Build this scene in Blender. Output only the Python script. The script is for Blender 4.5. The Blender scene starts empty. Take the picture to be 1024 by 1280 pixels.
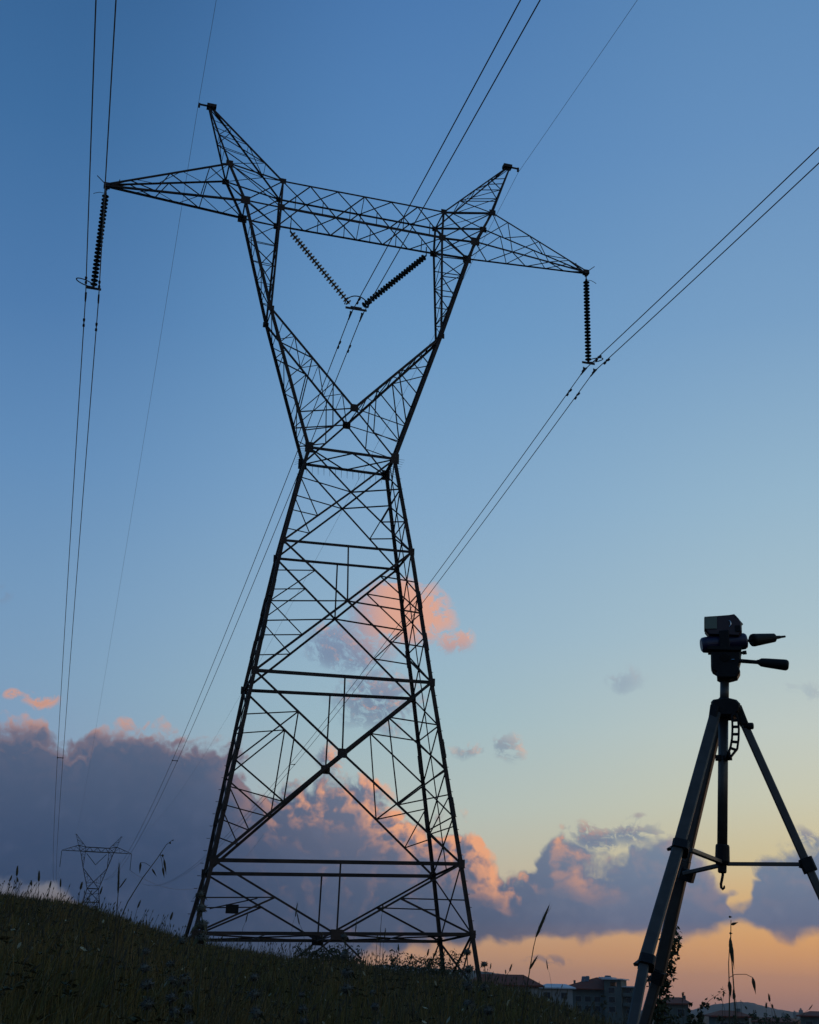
import bpy, math, random
import numpy as np
from mathutils import Vector, Matrix
SC = bpy.context.scene
COL = SC.collection
random.seed(7)
RNG = np.random.default_rng(11)
R_ = math.radians

# ------------------------------------------------------------------ camera
CAM = np.array([-9.28895, -44.63175, 1.45088])
CR = np.array([0.96339967, -0.26720035, 0.02156507])
CU = np.array([-0.11869268, -0.35305019, 0.92804505])
CF = np.array([0.24036042, 0.89663791, 0.37184316])
FPX = 1505.77
cd = bpy.data.cameras.new('camera'); cam = bpy.data.objects.new('camera', cd); COL.objects.link(cam)
cd.sensor_fit = 'HORIZONTAL'; cd.sensor_width = 36.0; cd.lens = FPX / 1024 * 36.0
cd.clip_start = 0.05; cd.clip_end = 40000
M = Matrix((CR, CU, -CF)).transposed().to_4x4(); M.translation = Vector(CAM)
cam.matrix_world = M
SC.camera = cam
SC.view_settings.view_transform = 'Standard'; SC.view_settings.look = 'None'
SC.view_settings.exposure = 0.0; SC.view_settings.gamma = 1.0

def ray(px, py):
    v = CF + (px - 512) / FPX * CR - (py - 640) / FPX * CU
    return v / np.linalg.norm(v)
def azel(px, py):
    v = ray(px, py)
    return math.degrees(math.atan2(v[0], v[1])), math.degrees(math.asin(v[2]))
def at(px, py, r):
    """the point at horizontal distance r metres from the viewpoint"""
    v = ray(px, py)
    return CAM + v * (r / math.hypot(v[0], v[1]))
def lin(c):
    return tuple(((x / 255) / 12.92 if x / 255 <= 0.04045 else ((x / 255 + 0.055) / 1.055) ** 2.4) for x in c)

# ------------------------------------------------------------------ world: dusk sky with clouds
SUN_AZ, SUN_EL = 47.0, 1.5
W = bpy.data.worlds.new('World'); SC.world = W; W.use_nodes = True
NT = W.node_tree; NT.nodes.clear()
class G:
    """small helper that writes node maths"""
    def __init__(s, nt): s.nt = nt
    def n(s, t, **k):
        o = s.nt.nodes.new(t)
        for a, b in k.items(): setattr(o, a, b)
        return o
    def put(s, sock, v):
        if isinstance(v, bpy.types.NodeSocket): s.nt.links.new(v, sock)
        elif v is not None: sock.default_value = v
    def m(s, op, a, b=None, c=None, clamp=False):
        o = s.n('ShaderNodeMath', operation=op, use_clamp=clamp)
        s.put(o.inputs[0], a)
        if b is not None: s.put(o.inputs[1], b)
        if c is not None: s.put(o.inputs[2], c)
        return o.outputs[0]
    def v(s, op, a, b=None, c=None):
        o = s.n('ShaderNodeVectorMath', operation=op)
        s.put(o.inputs[0], a)
        if b is not None: s.put(o.inputs[1], b)
        if c is not None: s.put(o.inputs[2], c)
        return o.outputs['Value'] if op in ('LENGTH', 'DOT_PRODUCT', 'DISTANCE') else o.outputs['Vector']
    def ss(s, x, a, b, lo=0.0, hi=1.0):
        o = s.n('ShaderNodeMapRange', interpolation_type='SMOOTHSTEP')
        s.put(o.inputs['Value'], x); s.put(o.inputs['From Min'], a); s.put(o.inputs['From Max'], b)
        s.put(o.inputs['To Min'], lo); s.put(o.inputs['To Max'], hi)
        return o.outputs['Result']
    def mix(s, f, a, b):
        o = s.n('ShaderNodeMix', data_type='RGBA'); s.put(o.inputs[0], f); s.put(o.inputs[6], a); s.put(o.inputs[7], b)
        return o.outputs[2]
    def ramp(s, x, stops, lo, hi):
        t = s.m('DIVIDE', s.m('SUBTRACT', x, lo), hi - lo, clamp=True)
        o = s.n('ShaderNodeValToRGB'); el = o.color_ramp.elements
        T = [((p - lo) / (hi - lo), (*lin(c), 1)) for p, c in stops]
        el[0].position, el[0].color = T[0]; el[1].position, el[1].color = T[-1]
        for p, c in T[1:-1]:
            e = el.new(p); e.color = c
        s.put(o.inputs[0], t); return o.outputs[0]
    def curve(s, x, pts, xlo, xhi, ylo, yhi):
        t = s.m('DIVIDE', s.m('SUBTRACT', x, xlo), xhi - xlo, clamp=True)
        o = s.n('ShaderNodeFloatCurve'); c = o.mapping.curves[0]
        P = sorted([((a - xlo) / (xhi - xlo), (b - ylo) / (yhi - ylo)) for a, b in pts])
        c.points[0].location = P[0]; c.points[1].location = P[-1]
        for p in P[1:-1]: c.points.new(*p)
        for p in c.points: p.handle_type = 'AUTO_CLAMPED'
        o.mapping.update(); s.put(o.inputs['Value'], t); o.inputs['Factor'].default_value = 1
        return s.m('MULTIPLY_ADD', o.outputs[0], yhi - ylo, ylo)

# outline of the long cloud bank (top and underside), then loose puffs: (x, y, half width, half height, strength)
TOP = [(-160, 905), (0, 888), (45, 892), (80, 908), (105, 912), (122, 898), (150, 890), (200, 894), (250, 912), (290, 928), (312, 962),
       (335, 985), (360, 975), (392, 958), (430, 955), (460, 965), (490, 990), (525, 1018), (570, 1024), (600, 1040), (622, 1068), (645, 1092),
       (662, 1082), (676, 1052), (702, 1056), (735, 1078), (765, 1085), (800, 1066), (835, 1058), (860, 1080), (890, 1096), (912, 1116), (924, 1140),
       (934, 1120), (960, 1082), (1000, 1066), (1060, 1050), (1200, 1040), (1400, 1075)]
BOT = [(-160, 1112), (20, 1114), (55, 1120), (80, 1130), (110, 1165), (180, 1250), (300, 1250), (420, 1210), (520, 1194), (560, 1188), (600, 1182), (650, 1176), (690, 1166), (745, 1174), (800, 1160), (850, 1164), (895, 1152),
       (925, 1142), (945, 1156), (970, 1168), (1030, 1158), (1200, 1150), (1400, 1120)]
PUFFS = [(500, 762, 58, 36, 1.7), (440, 806, 70, 38, 1.0), (566, 800, 36, 18, .9), (475, 872, 74, 50, .85),
         (778, 848, 38, 24, .55), (640, 932, 24, 28, .55), (588, 938, 30, 16, .5), (802, 1020, 18, 9, .55), (742, 1048, 34, 24, 1.0), (792, 1044, 50, 20, .85), (1010, 862, 34, 18, .34), (4, 742, 22, 18, .36), (46, 878, 34, 12, 1.05), (14, 872, 16, 10, .8),
         (706, 1030, 18, 9, .36), (412, 950, 24, 24, .9), (690, 1202, 40, 8, .55), (1015, 1050, 22, 20, .8), (960, 1092, 30, 16, .55)]
gE = bpy.data.node_groups.new('cloud_field', 'ShaderNodeTree')
gE.interface.new_socket('P', in_out='INPUT', socket_type='NodeSocketVector')
gE.interface.new_socket('F', in_out='OUTPUT', socket_type='NodeSocketFloat')
gE.interface.new_socket('B', in_out='OUTPUT', socket_type='NodeSocketFloat')
q = G(gE); gi = q.n('NodeGroupInput'); go = q.n('NodeGroupOutput')
P0 = gi.outputs[0]
def noise(q, vec, scale, detail, rough=0.55, out=0):
    o = q.n('ShaderNodeTexNoise', noise_dimensions='3D'); q.put(o.inputs['Vector'], vec)
    o.inputs['Scale'].default_value = scale; o.inputs['Detail'].default_value = detail; o.inputs['Roughness'].default_value = rough
    return o.outputs[out]
wv = q.v('MULTIPLY', q.v('SUBTRACT', noise(q, P0, 0.6, 2.5, .5, 1), (.5, .5, .5)), (2.2, 1.4, 0))
P1 = q.v('ADD', P0, wv)
sx = q.n('ShaderNodeSeparateXYZ'); q.put(sx.inputs[0], P1); U, V = sx.outputs[0], sx.outputs[1]
aT = [azel(x, y) for x, y in TOP]; aB = [azel(x, y) for x, y in BOT]
tp = q.curve(U, aT, -9, 46, -3, 16); bt = q.curve(U, aB, -9, 46, -3, 16)
fb = q.m('MINIMUM', q.m('DIVIDE', q.m('SUBTRACT', tp, V), 1.15), q.m('DIVIDE', q.m('SUBTRACT', V, bt), 0.8))
fb = q.m('MINIMUM', fb, 2.5)
# billows: folded noise gives rounded heaps with sharp creases between them
def heap(vec, sc):
    return q.m('MULTIPLY', q.m('ABSOLUTE', q.m('SUBTRACT', noise(q, vec, sc, 1.5, .5), .5)), 3.2)
bil = q.m('ADD', q.m('MULTIPLY', heap(P1, .42), .5), q.m('ADD', q.m('MULTIPLY', heap(P1, .95), .30), q.m('MULTIPLY', heap(P1, 2.3), .10)))
fbm = noise(q, P0, 1.3, 6, .62)
acc = None
for x, y, a, b, w in PUFFS:
    c = azel(x, y); k = 0.0375
    dd = q.v('MULTIPLY', q.v('SUBTRACT', P1, (c[0], c[1], 0)), (1 / (a * k), 1 / (b * k), 0))
    t = q.m('SUBTRACT', w, q.v('DOT_PRODUCT', dd, dd))
    acc = t if acc is None else q.m('MAXIMUM', acc, t)
fine = noise(q, P1, 2.6, 6, .66)
pf = q.m('MULTIPLY', q.m('ADD', acc, q.m('ADD', q.m('MULTIPLY', q.m('SUBTRACT', fbm, .5), 1.9), q.m('MULTIPLY', q.m('SUBTRACT', fine, .5), 3.8))), .62)
pf = q.m('MINIMUM', pf, q.m('MULTIPLY_ADD', acc, .62, .05))
nb = q.m('ADD', q.m('MULTIPLY', q.m('SUBTRACT', bil, .30), 2.6), q.m('MULTIPLY', q.m('SUBTRACT', fbm, .5), 1.3))
bf = q.m('ADD', q.m('ADD', fb, q.ss(U, 17, 23, 0, .52)), q.m('MULTIPLY', nb, q.m('MULTIPLY', q.ss(q.m('SUBTRACT', V, bt), .2, 2.2, .35, 1.0), q.ss(U, 16, 24, 1.0, .62))))
q.put(go.inputs[0], q.m('MAXIMUM', pf, bf))
q.put(go.inputs[1], q.m('ADD', q.m('MULTIPLY', bil, .62), q.m('MULTIPLY', fbm, .5)))

g = G(NT)
tc = g.n('ShaderNodeTexCoord'); sp = g.n('ShaderNodeSeparateXYZ'); g.put(sp.inputs[0], tc.outputs['Generated'])
X, Y, Z = sp.outputs
deg = 180 / math.pi
AZ = g.m('MULTIPLY', g.m('ARCTAN2', X, Y), deg)
EL = g.m('MULTIPLY', g.m('ARCSINE', Z), deg)
# clear sky, away from and towards the place where the sun went down
skyL = g.ramp(EL, [(-12, (60, 62, 84)), (0, (78, 78, 94)), (3.5, (88, 92, 110)), (6, (124, 140, 168)), (9, (129, 154, 184)), (13, (122, 156, 188)), (17, (113, 151, 188)), (23, (96, 139, 184)), (30, (76, 121, 171)), (38, (60, 107, 157)), (46, (50, 94, 143)), (90, (34, 66, 112))], -12, 90)
skyC = g.ramp(EL, [(-12, (60, 56, 72)), (0, (178, 132, 114)), (2, (198, 152, 116)), (5, (190, 184, 166)), (8, (176, 190, 186)), (12, (156, 185, 196)), (16, (146, 178, 200)), (22, (128, 166, 200)), (30, (104, 150, 194)), (38, (86, 133, 184)), (46, (72, 118, 172)), (90, (38, 72, 120))], -12, 90)
skyR = g.ramp(EL, [(-12, (62, 54, 66)), (-.5, (160, 118, 108)), (.8, (200, 142, 104)), (2.6, (216, 160, 101)), (4.2, (211, 173, 119)), (6.0, (202, 190, 150)), (8.5, (196, 199, 178)), (11.5, (188, 200, 194)), (16, (165, 191, 202)), (22, (146, 180, 203)), (30, (118, 158, 196)), (38, (100, 143, 189)), (46, (86, 131, 179)), (90, (42, 78, 126))], -12, 90)
sky = g.mix(g.ss(AZ, -6, 16), skyL, skyC); sky = g.mix(g.ss(AZ, 13, 36), sky, skyR)
# a Nishita sky of the same low sun adds its own glow
nis = g.n('ShaderNodeTexSky', sky_type='NISHITA', sun_disc=False, sun_elevation=R_(SUN_EL), sun_rotation=R_(SUN_AZ))
nis.altitude = 200; nis.dust_density = 2.0
nisv = g.v('MULTIPLY', nis.outputs[0], (.008, .008, .008))
sky = g.v('ADD', sky, nisv)
# clouds live in degrees of azimuth and elevation
cx = g.n('ShaderNodeCombineXYZ'); g.put(cx.inputs[0], AZ); g.put(cx.inputs[1], EL)
def field(vec):
    o = g.n('ShaderNodeGroup'); o.node_tree = gE; g.put(o.inputs[0], vec); return o.outputs[0], o.outputs[1]
F0, B0 = field(cx.outputs[0]); F1, B1 = field(g.v('ADD', cx.outputs[0], (.42, .30, 0)))
dens = g.ss(F0, -.06, 0.66)
thin = g.ss(F0, .0, 1.3)
pink = g.curve(AZ, [(-12, .02), (-2, .03), (4, .03), (7.5, .2), (10.5, .9), (12, 1), (17, 1), (20, .95), (23, .6), (26, .2), (31, .12), (46, .2)], -12, 46, 0, 1)
pink = g.m('MAXIMUM', pink, g.m('MULTIPLY', g.m('MULTIPLY', g.ss(EL, 10.5, 12.5), g.ss(AZ, 11, 14)), g.ss(AZ, 19.5, 17.8)))
edge = g.ss(F0, 2.0, .15)
low = g.ss(EL, 1.5, 5.0)
lit = g.m('MULTIPLY', g.m('MULTIPLY', g.ss(g.m('SUBTRACT', F0, F1), -.05, 1.05), g.ss(F0, 2.8, .9)), pink)
high = g.m('MULTIPLY', g.m('MULTIPLY', g.ss(EL, 14.2, 16.6), g.ss(AZ, 11.5, 14.5)), g.ss(AZ, 20, 18.5))
rim = g.m('MULTIPLY', g.m('MULTIPLY', g.ss(AZ, 10, 7), g.ss(F0, 1.15, .55)), g.m('MULTIPLY', g.m('MULTIPLY', g.ss(EL, 10.4, 11.4, .12, .7), g.ss(EL, 14.2, 13.2)), g.ss(EL, 6, 8.5)))
lit = g.m('MAXIMUM', lit, rim)
lit = g.m('MAXIMUM', g.m('MULTIPLY', lit, low), g.m('MULTIPLY', high, .85))
shL = g.ramp(EL, [(-2, (42, 57, 82)), (3, (50, 67, 97)), (6, (59, 77, 108)), (10, (82, 97, 124)), (16, (120, 140, 168))], -2, 16)
shC = g.ramp(EL, [(-2, (64, 64, 86)), (1.5, (74, 82, 106)), (4, (80, 93, 119)), (7, (108, 113, 134)), (12, (116, 134, 158)), (18, (136, 156, 184))], -2, 18)
shR = g.ramp(EL, [(-2, (120, 100, 110)), (2.2, (140, 118, 124)), (3.2, (104, 112, 138)), (5, (112, 126, 150)), (8, (126, 142, 160)), (14, (150, 168, 184)), (20, (150, 174, 196))], -2, 20)
sh = g.mix(g.ss(AZ, 4, 16), shL, shC); sh = g.mix(g.ss(AZ, 15, 27), sh, shR)
sh = g.mix(g.m('MULTIPLY', g.ss(B0, .3, .75), .16), sh, g.mix(g.ss(AZ, 4, 24), (*lin((104, 112, 142)), 1), (*lin((150, 150, 166)), 1)))
litc = g.mix(g.ss(EL, 4, 14), (*lin((240, 168, 124)), 1), (*lin((232, 168, 138)), 1))
cl = g.mix(lit, sh, litc)
out = g.mix(dens, sky, cl)
# the sky behind the viewpoint, turned away from the afterglow, is far dimmer
hd = g.v('DOT_PRODUCT', g.v('NORMALIZE', g.v('MULTIPLY', tc.outputs['Generated'], (1, 1, 0))), (math.sin(R_(25)), math.cos(R_(25)), 0))
dim = g.m('MULTIPLY', g.ss(hd, -.4, .72, .85, 1.0), g.ss(EL, 48, 75, 1.0, .85))
out = g.v('SCALE', out); out.node.inputs['Scale'].default_value = 1; g.put(out.node.inputs['Scale'], dim)
bg = g.n('ShaderNodeBackground'); g.put(bg.inputs[0], out); bg.inputs[1].default_value = 1.0
wo = g.n('ShaderNodeOutputWorld'); NT.links.new(bg.outputs[0], wo.inputs[0])

sd = bpy.data.lights.new('sun', 'SUN'); sun = bpy.data.objects.new('sun', sd); COL.objects.link(sun)
sd.energy = 0.12; sd.angle = R_(0.5); sd.color = (1, .62, .38)
sdir = Vector((math.sin(R_(SUN_AZ)) * math.cos(R_(SUN_EL)), math.cos(R_(SUN_AZ)) * math.cos(R_(SUN_EL)), math.sin(R_(SUN_EL))))
sun.rotation_euler = sdir.to_track_quat('Z', 'Y').to_euler()

# ------------------------------------------------------------------ materials
def mat(name, c, rough=.7, metal=0.0, var=None, vs=6.0, bump=0.0, bs=40.0):
    m = bpy.data.materials.new(name); m.use_nodes = True; nt = m.node_tree; q = G(nt)
    b = nt.nodes['Principled BSDF']; b.inputs['Roughness'].default_value = rough; b.inputs['Metallic'].default_value = metal
    b.inputs['Base Color'].default_value = (*c, 1)
    b.inputs['Specular IOR Level'].default_value = .5 if rough < .48 else .2
    t = q.n('ShaderNodeTexCoord')
    if var is not None:
        nz = noise(q, t.outputs['Object'], vs, 4, .6)
        q.put(b.inputs['Base Color'], q.mix(q.ss(nz, .35, .65), (*c, 1), (*var, 1)))
    if bump:
        bp = q.n('ShaderNodeBump'); bp.inputs['Strength'].default_value = bump; bp.inputs['Distance'].default_value = .01
        q.put(bp.inputs['Height'], noise(q, t.outputs['Object'], bs, 3)); q.put(b.inputs['Normal'], bp.outputs[0])
    return m
MAT = dict(
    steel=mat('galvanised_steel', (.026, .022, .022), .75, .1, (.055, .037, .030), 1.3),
    glass=mat('insulator_glass', (.008, .024, .020), .55),
    cap=mat('insulator_cap', (.04, .04, .045), .5, .4),
    alu=mat('aluminium_wire', (.06, .06, .068), .5, .5),
    legs=mat('anodised_leg', (.070, .067, .063), .5, .3, (.055, .053, .05), 30),
    legd=mat('inner_leg_tube', (.078, .070, .065), .45, .4, (.06, .054, .05), 30),
    black=mat('black_plastic', (.006, .006, .007), .6, 0, (.010, .010, .011), 40, .15, 300),
    purple=mat('violet_plastic', (.014, .012, .045), .4),
    maroon=mat('dark_red_plastic', (.03, .008, .014), .45),
    level=mat('pale_level_plate', (.16, .19, .15), .5),
    chrome=mat('bright_metal', (.6, .6, .62), .25, 1),
    soil=mat('hillside_soil', (.020, .017, .008), .95, 0, (.026, .022, .012), .8),
    hill=mat('hill_scrub', (.05, .06, .055), 1, 0, (.07, .07, .065), .004),
    blade=mat('grass_green', (.094, .082, .022), .9, 0, (.150, .100, .038), .9),
    dry=mat('grass_dry', (.17, .155, .095), .85, 0, (.09, .085, .05), 3),
    weed=mat('weed_green', (.055, .064, .032), .85, 0, (.075, .07, .036), 9),
    whorl=mat('weed_whorl', (.12, .12, .095), .9, 0, (.06, .06, .055), 60),
    ear=mat('seed_head', (.07, .06, .035), .85, 0, (.04, .036, .022), 40),
    pale=mat('pale_petal', (.26, .26, .18), .85),
    leaf=mat('shrub_leaf', (.030, .040, .020), .75, 0, (.05, .055, .025), 2),
    bark=mat('shrub_stem', (.05, .038, .028), .9),
    wallg=mat('rendered_wall_grey', (.095, .118, .115), .9, 0, (.075, .095, .09), .3),
    wallw=mat('rendered_wall_pale', (.26, .27, .27), .9, 0, (.21, .22, .22), .3),
    roof=mat('clay_tile_roof', (.17, .045, .028), .85, 0, (.14, .05, .035), .6),
    slab=mat('pale_roof_slab', (.46, .50, .54), .7, 0, (.45, .48, .52), .4),
    win=mat('window_glass', (.02, .025, .03), .2),
    sill=mat('window_frame', (.17, .18, .18), .7),
    tank=mat('tank_metal', (.12, .12, .13), .4, .3),
)

# ------------------------------------------------------------------ mesh helpers
WS = .72                                                         # flange width of the rolled angles against the nominal sizes below
class MB:
    def __init__(s): s.v = []; s.f = []
    def add(s, vs, fs):
        o = len(s.v); s.v += [tuple(map(float, p)) for p in vs]; s.f += [tuple(i + o for i in f) for f in fs]
    def build(s, name, m, parent=None, smooth=False):
        me = bpy.data.meshes.new(name); me.from_pydata(s.v, [], s.f); me.update()
        if m is not None: me.materials.append(m if not isinstance(m, str) else MAT[m])
        if smooth: me.polygons.foreach_set('use_smooth', [True] * len(me.polygons))
        o = bpy.data.objects.new(name, me); COL.objects.link(o)
        if parent is not None: o.parent = parent
        return o
    def prof(s, p, q, prof, ax):
        """extrude a closed 2-D profile [(a,b)] from p to q; ax = direction of the first profile axis"""
        p = np.array(p, float); q = np.array(q, float); d = q - p; L = np.linalg.norm(d)
        if L < 1e-6: return
        d /= L; a = np.array(ax, float); a = a - d * a.dot(d)
        if np.linalg.norm(a) < 1e-5: a = np.cross(d, (0.3, .5, .8))
        a /= np.linalg.norm(a); b = np.cross(d, a); n = len(prof)
        vs = [p + a * u + b * w for u, w in prof] + [q + a * u + b * w for u, w in prof]
        fs = [(i, (i + 1) % n, n + (i + 1) % n, n + i) for i in range(n)] + [tuple(range(n))[::-1], tuple(range(n, 2 * n))]
        s.add(vs, fs)
    def angle(s, p, q, w, nrm, t=None):
        """rolled steel angle; one flange lies in the plane with normal nrm"""
        w = w * WS; t = min(t or 9, max(.006, w * .1)); p = np.array(p, float); q = np.array(q, float); nrm = np.array(nrm, float); nrm = nrm / np.linalg.norm(nrm)
        j = random.uniform(-.006, .006); p = p + nrm * j; q = q + nrm * j
        d = q - p; ip = np.cross(d, nrm)
        h = w / 2
        s.prof(p, q, [(-h, 0), (h, 0), (h, t), (-h + t, t), (-h + t, w * .8), (-h, w * .8)], ip)
    def box(s, c, sx, sy, sz, ax=(1, 0, 0), ay=(0, 1, 0), az=(0, 0, 1)):
        c = np.array(c, float); X, Y, Z = (np.array(a, float) / np.linalg.norm(a) * h / 2 for a, h in ((ax, sx), (ay, sy), (az, sz)))
        vs = [c + i * X + j * Y + k * Z for k in (-1, 1) for j in (-1, 1) for i in (-1, 1)]
        s.add(vs, [(0, 2, 3, 1), (4, 5, 7, 6), (0, 1, 5, 4), (2, 6, 7, 3), (0, 4, 6, 2), (1, 3, 7, 5)])
    def bar(s, p, q, w, h, ax, ch=.25):
        a, b = w / 2, h / 2; c = min(a, b) * ch
        s.prof(p, q, [(-a + c, -b), (a - c, -b), (a, -b + c), (a, b - c), (a - c, b), (-a + c, b), (-a, b - c), (-a, -b + c)], ax)
    def tube(s, pts, r, n=6, cap=True):
        pts = [np.array(p, float) for p in pts]; rs = r if isinstance(r, (list, tuple)) else [r] * len(pts)
        ref = None; vs = []; fs = []
        for i, p in enumerate(pts):
            d = pts[min(i + 1, len(pts) - 1)] - pts[max(i - 1, 0)]; d = d / (np.linalg.norm(d) + 1e-12)
            if ref is None:
                ref = np.cross(d, (0, 0, 1) if abs(d[2]) < .9 else (1, 0, 0))
            ref = ref - d * ref.dot(d); ref /= np.linalg.norm(ref); b = np.cross(d, ref)
            for k in range(n):
                a = 2 * math.pi * k / n; vs.append(p + rs[i] * (math.cos(a) * ref + math.sin(a) * b))
        for i in range(len(pts) - 1):
            for k in range(n): fs.append((i * n + k, i * n + (k + 1) % n, (i + 1) * n + (k + 1) % n, (i + 1) * n + k))
        if cap: fs += [tuple(range(n))[::-1], tuple(range((len(pts) - 1) * n, len(pts) * n))]
        s.add(vs, fs)
    def lathe(s, p, d, prof, n=16):
        """revolve [(t, r)] about the axis p + t*d"""
        p = np.array(p, float); d = np.array(d, float); d /= np.linalg.norm(d)
        a = np.cross(d, (0, 0, 1) if abs(d[2]) < .9 else (1, 0, 0)); a /= np.linalg.norm(a); b = np.cross(d, a); vs = []; fs = []
        for t, r in prof:
            for k in range(n):
                w = 2 * math.pi * k / n; vs.append(p + d * t + max(r, 1e-4) * (math.cos(w) * a + math.sin(w) * b))
        for i in range(len(prof) - 1):
            for k in range(n): fs.append((i * n + k, i * n + (k + 1) % n, (i + 1) * n + (k + 1) % n, (i + 1) * n + k))
        fs += [tuple(range(n))[::-1], tuple(range((len(prof) - 1) * n, len(prof) * n))]
        s.add(vs, fs)
def tag(o, label=None, cat=None, group=None, kind=None):
    for k, v in (('label', label), ('category', cat), ('group', group), ('kind', kind)):
        if v: o[k] = v
    return o
def empty(name, loc=(0, 0, 0)):
    o = bpy.data.objects.new(name, None); o.location = loc; o.empty_display_size = .2; COL.objects.link(o); return o
def root_at(name, loc):
    """an Empty at the thing's base; the parts are written in world metres and moved under it"""
    o = empty(name, tuple(map(float, loc))); o['_base'] = 1; return o
def settle(o):
    """shift the meshes of a thing so that they sit relative to its Empty"""
    bpy.context.view_layer.update()
    off = Vector(o.location); done = set()
    for ch in list(o.children):
        for c in [ch] + list(ch.children):
            if c.type == 'MESH' and c.data.name not in done:
                c.data.transform(Matrix.Translation(-off)); done.add(c.data.name)
    if '_base' in o: del o['_base']
    return o
def lerp(a, b, t): return np.array(a) * (1 - t) + np.array(b) * t

# ------------------------------------------------------------------ terrain
AZT = [-180, -60, -12, -2.6, .8, 4.3, 5.8, 7.9, 9.7, 13.3, 15, 17.2, 18.6, 20.4, 22.1, 24.5, 25.5, 28, 31, 34, 50, 90, 180]
STB = [-.03, .045, .072, .0681, .0636, .0465, .0385, .0336, .0297, .0254, .0191, .0164, .0134, .0070, -.0015, -.0150, -.021, -.022, -.0195, -.019, -.03, -.05, -.03]
def sstep(x, a, b):
    t = np.clip((x - a) / (b - a), 0, 1); return t * t * (3 - 2 * t)
def slope(az): return np.interp(az, AZT, STB)
def ground(x, y):
    x = np.asarray(x, float); y = np.asarray(y, float)
    dx, dy = x - CAM[0], y - CAM[1]; r = np.hypot(dx, dy); az = np.degrees(np.arctan2(dx, dy)); S = slope(az)
    S = S * sstep(r, 0, 4)
    zn = np.where(r < 16, CAM[2] - .55 + (S + .28 / 16) * r, CAM[2] + S * r - .27 - .006 * (r - 16))
    zl = np.minimum(CAM[2] + np.maximum(S - .022, .01) * r, 11.0)
    zr = -8 - 3 * sstep(r, 300, 900) - 55 * sstep(r, 900, 5500)
    zf = zl + (zr - zl) * np.maximum(sstep(az, 11, 22), np.maximum(sstep(-az, 40, 90), sstep(r, 700, 1500)))
    z = zn + (zf - zn) * sstep(r, 62, 150)
    return z + .05 * np.sin(x * .9 + 1.3 * np.sin(y * .7)) * sstep(r, 2, 6) * (1 - sstep(r, 14, 17)) 
def gz(p): return float(ground(p[0], p[1]))
def sheet(name, rs, azs, zfun, m, closed=True):
    vs = [(CAM[0], CAM[1], float(ground(CAM[0], CAM[1] + 1e-6)))] if closed else []; fs = []
    A = np.radians(azs); n = len(azs)
    for r in rs:
        x = CAM[0] + r * np.sin(A); y = CAM[1] + r * np.cos(A); z = zfun(x, y, r, azs)
        vs += list(zip(x.tolist(), y.tolist(), z.tolist()))
    o = 1 if closed else 0
    for i in range(len(rs) - 1):
        for k in range(n if closed else n - 1):
            fs.append((o + i * n + k, o + (i + 1) * n + k, o + (i + 1) * n + (k + 1) % n, o + i * n + (k + 1) % n))
    if closed: fs += [(0, 1 + k, 1 + (k + 1) % n) for k in range(n)]
    b = MB(); b.v = vs; b.f = fs
    return b.build(name, m, None, True)
azs = np.concatenate([np.arange(-180, -20, 4), np.arange(-20, 46, .5), np.arange(46, 180, 4)])
rs = np.concatenate([np.arange(.5, 20, .6), np.arange(20, 160, 4), np.geomspace(160, 5900, 36)])
tag(sheet('ground', rs, azs, lambda x, y, r, a: ground(x, y), 'soil'), kind='structure')
def ridge(name, prof, r0, r1, r2):
    """a range of hills: prof = [(x, y)] of its skyline as seen, r0..r1..r2 its foot, crest and far foot in metres"""
    a = np.array([azel(x, y) for x, y in prof]); azz = np.arange(a[0, 0], a[-1, 0], .08)
    e = np.interp(azz, a[:, 0], a[:, 1]); e = e + .008 * np.sin(azz * 9) + .008 * np.sin(azz * 23 + 1)
    zc = CAM[2] + r1 * np.tan(np.radians(e))
    def zf(x, y, r, _):
        t = sstep(r, r0, r1) * (1 - sstep(r, r1, r2)); zb = ground(x, y) - 4
        return zb + (zc - zb) * t + (1 - t) * t * 6 * np.sin(azz * 3.1 + r * .006) * np.sin(azz * 1.3 + r * .002)
    o = sheet(name, np.concatenate([np.linspace(r0, r1, 14), np.linspace(r1, r2, 8)[1:]]), azz, zf, 'hill', False)
    return tag(o, kind='structure')
ridge('hills', [(330, 1250), (380, 1225), (430, 1210), (480, 1206), (520, 1209), (560, 1212), (600, 1214), (630, 1218), (642, 1224), (655, 1234), (690, 1246), (740, 1262)], 900, 1700, 2800)
ridge('hills', [(700, 1268), (780, 1262), (840, 1264), (868, 1262), (890, 1256), (908, 1254), (926, 1252), (942, 1254), (960, 1259), (985, 1264), (1030, 1268), (1080, 1271), (1150, 1276)], 2200, 3600, 5200)

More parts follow.
